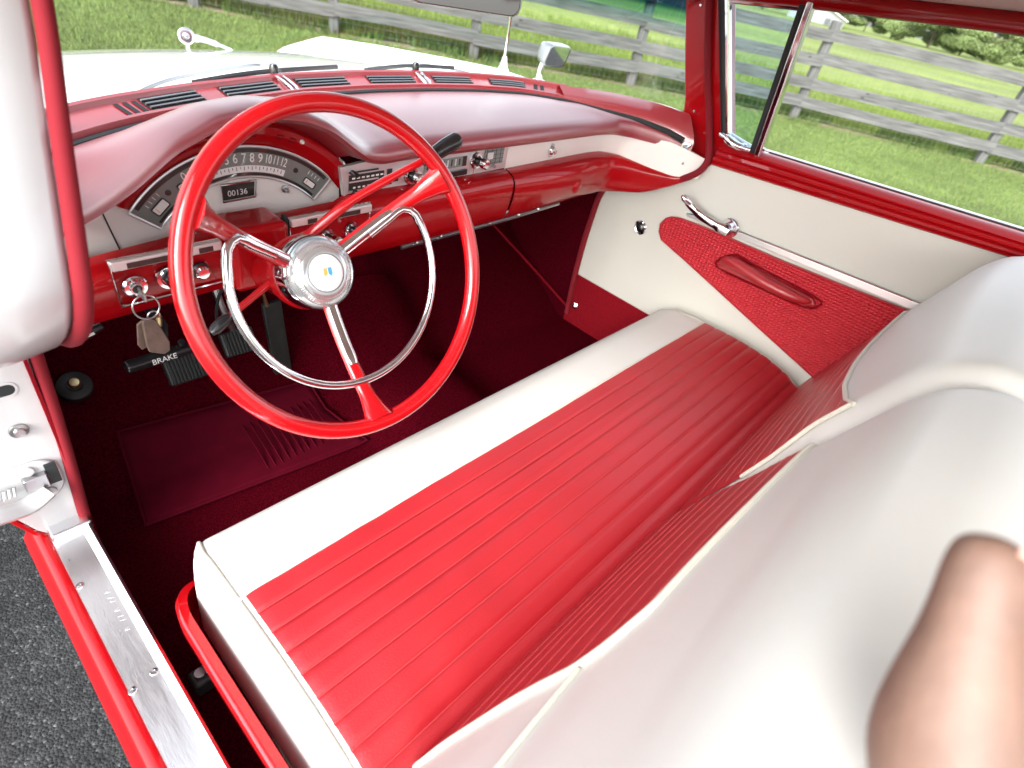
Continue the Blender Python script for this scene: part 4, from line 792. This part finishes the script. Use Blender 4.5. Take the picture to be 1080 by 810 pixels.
obj('thumb_nail', *prismg(rrect(.0062, .008, .004), lambda a, b, d: HV[6]-Vector(hand.location)+R2*(.006+a)*1.0+U2*(b-.001)-Fv*(.0095+d)+R2*.002, .0006), 'nail', hand)

# ------------------------------------------------------------------ the ground
def sheet(name, x0, x1, y0, y1, z, m, label, n=1, kind='structure'):
    o = obj(name, [(x0, y0, z), (x1, y0, z), (x1, y1, z), (x0, y1, z)], [(0, 1, 2, 3)], m, None, smooth=False); return tag(o, label, None, None, kind)
sheet('field', -700, 900, -700, 900, -.012, 'field', 'bright green field running to the horizon beyond the fence')
FP = [(1.15, 8.35), (2.55, 7.25), (3.75, 6.25), (5.09, 5.18), (6.97, 3.95), (8.81, 2.21), (10.33, -.08), (11.7, -2.4), (12.9, -4.8), (14.0, -7.2), (15.0, -9.8)]
lawn_poly = [(-30, -12), (16.2, -12)]+[(x+.15, y+.12) for x, y in FP[::-1]]+[(-1, 9.9), (-30, 30)]
tag(obj('lawn', [(x, y, 0) for x, y in lawn_poly], [tuple(range(len(lawn_poly)))], 'lawn', None, smooth=False), 'mown lawn between the car and the fence', kind='structure')
tag(obj('driveway', [(-9, -9, .004), (2.2, -9, .004), (2.4, 1.5, .004), (1.4, 3.1, .004), (-9, 3.3, .004)], [(0, 1, 2, 3, 4)], 'asphalt', None, smooth=False), 'dark asphalt driveway under the car', kind='structure')
P3 = [Vector((x, y, 0)) for x, y in FP]
def fence_n(i):
    a = P3[max(i-1, 0)]; b = P3[min(i+1, len(P3)-1)]; t = (b-a).normalized(); return Vector((t.y, -t.x, 0))*-1.0
rows = []
FS = smooth_path([(x, y, 0) for x, y in FP], 8)
for i, p in enumerate(FS):
    t = (FS[min(i+1, len(FS)-1)]-FS[max(i-1, 0)]).normalized(); n = Vector((-t.y, t.x, 0)); w = .10+.07*noise.noise(Vector((i*.7, 0, 0)))
    rows.append([p-n*(w+.02)+Vector((0, 0, .004)), p+n*.14+Vector((0, 0, .004))])
tag(obj('soil_strip', *grid(rows), 'soil', None, smooth=False), 'bare brown soil along the foot of the fence', kind='structure')
# fence
fence = empty('rail_fence', (FP[4][0], FP[4][1], 0)); tag(fence, 'weathered grey four-rail wooden fence between the lawn and the field', 'fence')
fl0 = Vector(fence.location)
for i, p in enumerate(P3):
    t = (P3[min(i+1, len(P3)-1)]-P3[max(i-1, 0)]).normalized(); ang_ = math.atan2(t.y, t.x)
    V, F = boxg((0, 0, 0), (1.36+.05*random.random(), .115, .115)); bm_ = [Vector(v) for v in V]
    o = obj('post', V, F, 'wood', fence, bevel=.010); o.rotation_euler = (0, -PI/2+R(random.uniform(-2, 2)), 0)
    o.matrix_local = Matrix.Translation(p-fl0+Vector((0, 0, .55))) @ Matrix.Rotation(ang_, 4, 'Z') @ Matrix.Rotation(-PI/2+R(random.uniform(-1.5, 1.5)), 4, 'Y')
for i in range(len(P3)-1):
    a, b = P3[i], P3[i+1]; t = (b-a); L_ = t.length; t.normalize(); n = Vector((t.y, -t.x, 0)); n = n if n.dot(Vector((-1, -1, 0))) > 0 else -n
    for h in (1.085, .775, .50, .245):
        segs = 10; V = []; sag = random.uniform(-.012, .012)
        rows = []
        for k in range(segs+1):
            f = k/segs; x = -L_/2-.03+(L_+.06)*f; w = .07+.004*noise.noise(Vector((x*3, h*9, i))); zz = sag*math.sin(PI*f)+.003*noise.noise(Vector((x*2, i, h)))
            rows.append([(x, -.014, zz-w), (x, -.014, zz+w), (x, .014, zz+w), (x, .014, zz-w)])
        V, F = grid(rows, False, True); F += [(0, 1, 2, 3), tuple(range(len(V)-4, len(V)))]
        o = obj('rail', V, F, 'wood', fence, smooth=False)
        dz = random.uniform(-.02, .02); tilt = random.uniform(-.006, .006)
        o.matrix_local = Matrix.Translation((a+b)/2-fl0+n*(.075+.003*((i+int(h*10)) % 2))+Vector((0, 0, h+dz))) @ Matrix.Rotation(math.atan2(t.y, t.x), 4, 'Z') @ Matrix.Rotation(tilt, 4, 'Y')
wv, wf = [], []
for i in range(1, len(P3)-2):
    a, b = P3[i]-fl0, P3[i+1]-fl0; t = (b-a); L_ = t.length; t.normalize(); n = Vector((-t.y, t.x, 0)); n = n if n.dot(Vector((1, 1, 0))) > 0 else -n; a = a+n*.062; b = b+n*.062
    def strip(p, q, w):
        k = len(wv); wv.extend([p-w, p+w, q+w, q-w]); wf.append((k, k+1, k+2, k+3))
    for k in range(int(L_/.075)): c = a+t*.075*k; strip(c+Vector((0, 0, .04)), c+Vector((0, 0, 1.15)), t*.0011)
    for k in range(15): strip(a+Vector((0, 0, .05+.078*k)), b+Vector((0, 0, .05+.078*k)), Vector((0, 0, .0011)))
me = bpy.data.meshes.new('wire_mesh'); me.from_pydata([tuple(v) for v in wv], [], wf); me.materials.append(M['wire']); wm = bpy.data.objects.new('wire_mesh', me); COL.objects.link(wm); wm.parent = fence
md = wm.modifiers.new('solid', 'SOLIDIFY'); md.thickness = .0018

# ------------------------------------------------------------------ grass
def blades(name, pts, h0, h1, w, m, label, lean=.5):
    n = len(pts); pts = np.asarray(pts); h = rng.uniform(h0, h1, n)*(.75+.5*rng.random(n)); a = rng.uniform(0, 2*PI, n); la = rng.uniform(0, 2*PI, n); l = rng.random(n)*lean*h
    ww = w*(.6+.8*rng.random(n)); d = np.stack([np.cos(a), np.sin(a)], 1)*ww[:, None]/2
    V = np.zeros((n, 5, 3)); V[:, 0, :2] = pts-d; V[:, 1, :2] = pts+d; off = np.stack([np.cos(la), np.sin(la)], 1)*l[:, None]
    V[:, 2, :2] = pts+d*.7+off*.35; V[:, 3, :2] = pts-d*.7+off*.35; V[:, 2:4, 2] = (h*.6)[:, None]; V[:, 4, :2] = pts+off; V[:, 4, 2] = h
    base = np.arange(n)*5
    me = bpy.data.meshes.new(name); me.vertices.add(n*5); me.vertices.foreach_set('co', V.ravel())
    quads = np.stack([base, base+1, base+2, base+3], 1); tris = np.stack([base+3, base+2, base+4], 1)
    loops = np.concatenate([quads.ravel(), tris.ravel()]); me.loops.add(len(loops)); me.loops.foreach_set('vertex_index', loops.astype(np.int32))
    me.polygons.add(2*n); ls = np.concatenate([np.arange(n)*4, 4*n+np.arange(n)*3]); me.polygons.foreach_set('loop_start', ls.astype(np.int32))
    me.update(calc_edges=True); me.validate(); me.materials.append(M[m]); o = bpy.data.objects.new(name, me); COL.objects.link(o)
    return tag(o, label, None, None, 'stuff')
def along(n, o0, o1, power=1.):
    """points in a band beside the fence: o0..o1 metres beyond it (negative = lawn side)"""
    FSa = np.array([(p.x, p.y) for p in FS]); k = rng.integers(0, len(FSa)-1, n); f = rng.random(n); a, b = FSa[k], FSa[k+1]; p = a+(b-a)*f[:, None]
    t = (b-a)/np.linalg.norm(b-a, axis=1)[:, None]; nn = np.stack([-t[:, 1], t[:, 0]], 1); nn *= np.where((nn.sum(1) > 0), 1, -1)[:, None]
    return p+nn*(o0+(o1-o0)*rng.random(n)**power)[:, None]
def clump(p, k, thr):
    v = np.array([noise.noise(Vector((x*k, y*k, 0))) for x, y in p]); return p[v > thr]
blades('lawn_grass', along(210000, -6.2, -.05), .018, .045, .006, 'blade', 'short mown grass of the lawn', .9)
blades('field_grass', along(90000, .2, 7.5, 1.5), .06, .16, .010, 'fieldblade', 'taller bright grass of the field beyond the fence', .6)
blades('verge_grass', clump(along(34000, .02, .55), 1.6, -.05), .05, .15, .010, 'tallblade', 'rank dark grass growing along the fence', .5)
blades('verge_grass', clump(along(5000, -.30, .05), 1.3, .16), .05, .13, .009, 'tallblade', 'loose grass tufts on the lawn side of the fence', .6)

# ------------------------------------------------------------------ far trees and house
def leafcloud(clumps, n, size):
    V, F = [], []
    for c, r in clumps:
        k = int(n*(r[0]*r[1]*r[2])**(2/3))
        for _ in range(k):
            d = Vector((random.gauss(0, 1), random.gauss(0, 1), random.gauss(0, 1))).normalized()*(random.random()**.35)
            p = Vector(c)+Vector((d.x*r[0], d.y*r[1], d.z*r[2])); s = size*random.uniform(.5, 1.3); u = Vector((random.gauss(0, 1), random.gauss(0, 1), random.gauss(0, 1))).normalized(); w = u.orthogonal().normalized()
            b = len(V); V += [p-u*s, p+w*s*.7, p+u*s, p-w*s*.7]; F.append((b, b+1, b+2, b+3))
    return V, F
def tree(x, y, h, w, label):
    t = empty('broadleaf_tree', (x, y, 0)); tag(t, label, 'tree', 'trees beyond the field')
    obj('trunk', *join(tubeg([(0, 0, -.1), (.1, .05, h*.3), (.05, .1, h*.62)], [.05*h*.5, .04*h*.5, .015*h], 8), *[tubeg([(.05, .05, h*(.25+.08*k)), (math.cos(k*2.1)*w*.5, math.sin(k*2.1)*w*.5, h*(.5+.08*k))], [.02*h*.6, .006*h], 6) for k in range(4)]), 'bark', t)
    cl = []
    for k in range(11):
        a = random.uniform(0, 2*PI); rr_ = random.random()**.6*w*.62; zz = h*random.uniform(.14, .84); cl.append(((math.cos(a)*rr_, math.sin(a)*rr_, zz), (w*random.uniform(.22, .40), w*random.uniform(.22, .40), h*random.uniform(.10, .19))))
    cl.append(((0, 0, h*.82), (w*.3, w*.3, h*.16)))
    V, F = leafcloud(cl, 420, .17); me = bpy.data.meshes.new('crown'); me.from_pydata([tuple(v) for v in V], [], F); me.materials.append(M['leaf']); o = bpy.data.objects.new('crown', me); COL.objects.link(o); o.parent = t
TREES = [(118, 50, 6.0, 7, 'leafy tree just right of the farm building roof'), (140, 47, 7.5, 10, 'broad bushy tree, second along from the farm building'), (150, 41, 5.0, 7, 'lowest bush in the gap between the taller trees'),
 (150, 35.5, 6.5, 6, 'narrow tree beside the lowest bush in the tree line gap'), (140, 26.5, 8.6, 11, 'tallest and broadest tree, near the middle of the side window'), (146, 22.0, 7.6, 10, 'rounded tree right beside the tallest broadest tree'),
 (143, 17.5, 6.6, 8, 'smaller round tree, second from the rear edge of the side window'), (150, 11, 7.0, 9, 'tree cut off by the rear edge of the side window')]
for T_ in TREES: tree(*T_)
ho = empty('farm_house', (121, 41.5, 0)); tag(ho, 'grey farm building with a pale roof far beyond the fence', 'building'); ho.rotation_euler = (0, 0, R(20))
obj('wall', *prismg([(-4.5, -1), (4.5, -1), (4.5, 1.2), (0, 2.7), (-4.5, 1.2)], lambda a, b, d: (d-5, a, b), 10), 'siding', ho, smooth=False)
for s in (1, -1): obj('roof', [(-5.5, s*5, 1.05), (5.5, s*5, 1.05), (5.5, 0, 2.85), (-5.5, 0, 2.85)], [(0, 1, 2, 3)], 'roofing', ho, smooth=False, solid=.15)
for y in (-2, 2): obj('window', *boxg((-5.02, y, .4), (.06, .9, 1.0)), 'windowdark', ho, bevel=0)

# ------------------------------------------------------------------ light, sky, camera
w = bpy.data.worlds.new('World'); S.world = w; w.use_nodes = True; N, L = w.node_tree.nodes, w.node_tree.links
SUN_EL, SUN_AZ = 33, 254      # azimuth clockwise from +Y
sky = N.new('ShaderNodeTexSky'); sky.sky_type = 'NISHITA'; sky.sun_disc = False; sky.sun_elevation = R(SUN_EL); sky.sun_rotation = R(SUN_AZ); sky.air_density = 1.; sky.dust_density = 3.; sky.ozone_density = 1.
hs = N.new('ShaderNodeHueSaturation'); hs.inputs['Saturation'].default_value = .30; L.new(sky.outputs[0], hs.inputs['Color']); L.new(hs.outputs[0], N['Background'].inputs[0]); N['Background'].inputs[1].default_value = .15
sl = bpy.data.lights.new('sun', 'SUN'); sl.energy = .7; sl.angle = R(35); sl.color = (1, .98, .95); so = bpy.data.objects.new('sun', sl); COL.objects.link(so)
sd = Vector((math.sin(R(SUN_AZ))*math.cos(R(SUN_EL)), math.cos(R(SUN_AZ))*math.cos(R(SUN_EL)), math.sin(R(SUN_EL)))); so.rotation_euler = sd.to_track_quat('Z', 'Y').to_euler(); so.location = (0, 0, 20)
cd = bpy.data.cameras.new('camera'); co = bpy.data.objects.new('camera', cd); COL.objects.link(co); S.camera = co
cd.sensor_width = 36; cd.lens = 602.486/1080*36; cd.clip_start = .02; cd.clip_end = 3000
co.matrix_world = Matrix.Translation(CAMP) @ Matrix((R2, U2, -Fv)).transposed().to_4x4()
cd.dof.use_dof = True; cd.dof.focus_distance = 1.0; cd.dof.aperture_fstop = 4.2
v = S.view_settings; v.view_transform = 'Standard'; v.look = 'None'; v.gamma = 1; v.use_curve_mapping = False; v.exposure = 2.2
S.cycles.use_denoising = True; S.cycles.denoiser = 'OPENIMAGEDENOISE'; S.cycles.max_bounces = 10; S.cycles.diffuse_bounces = 5; S.cycles.glossy_bounces = 5; S.cycles.transparent_max_bounces = 12
S.cycles.sample_clamp_indirect = 6; S.cycles.caustics_reflective = False; S.cycles.caustics_refractive = False
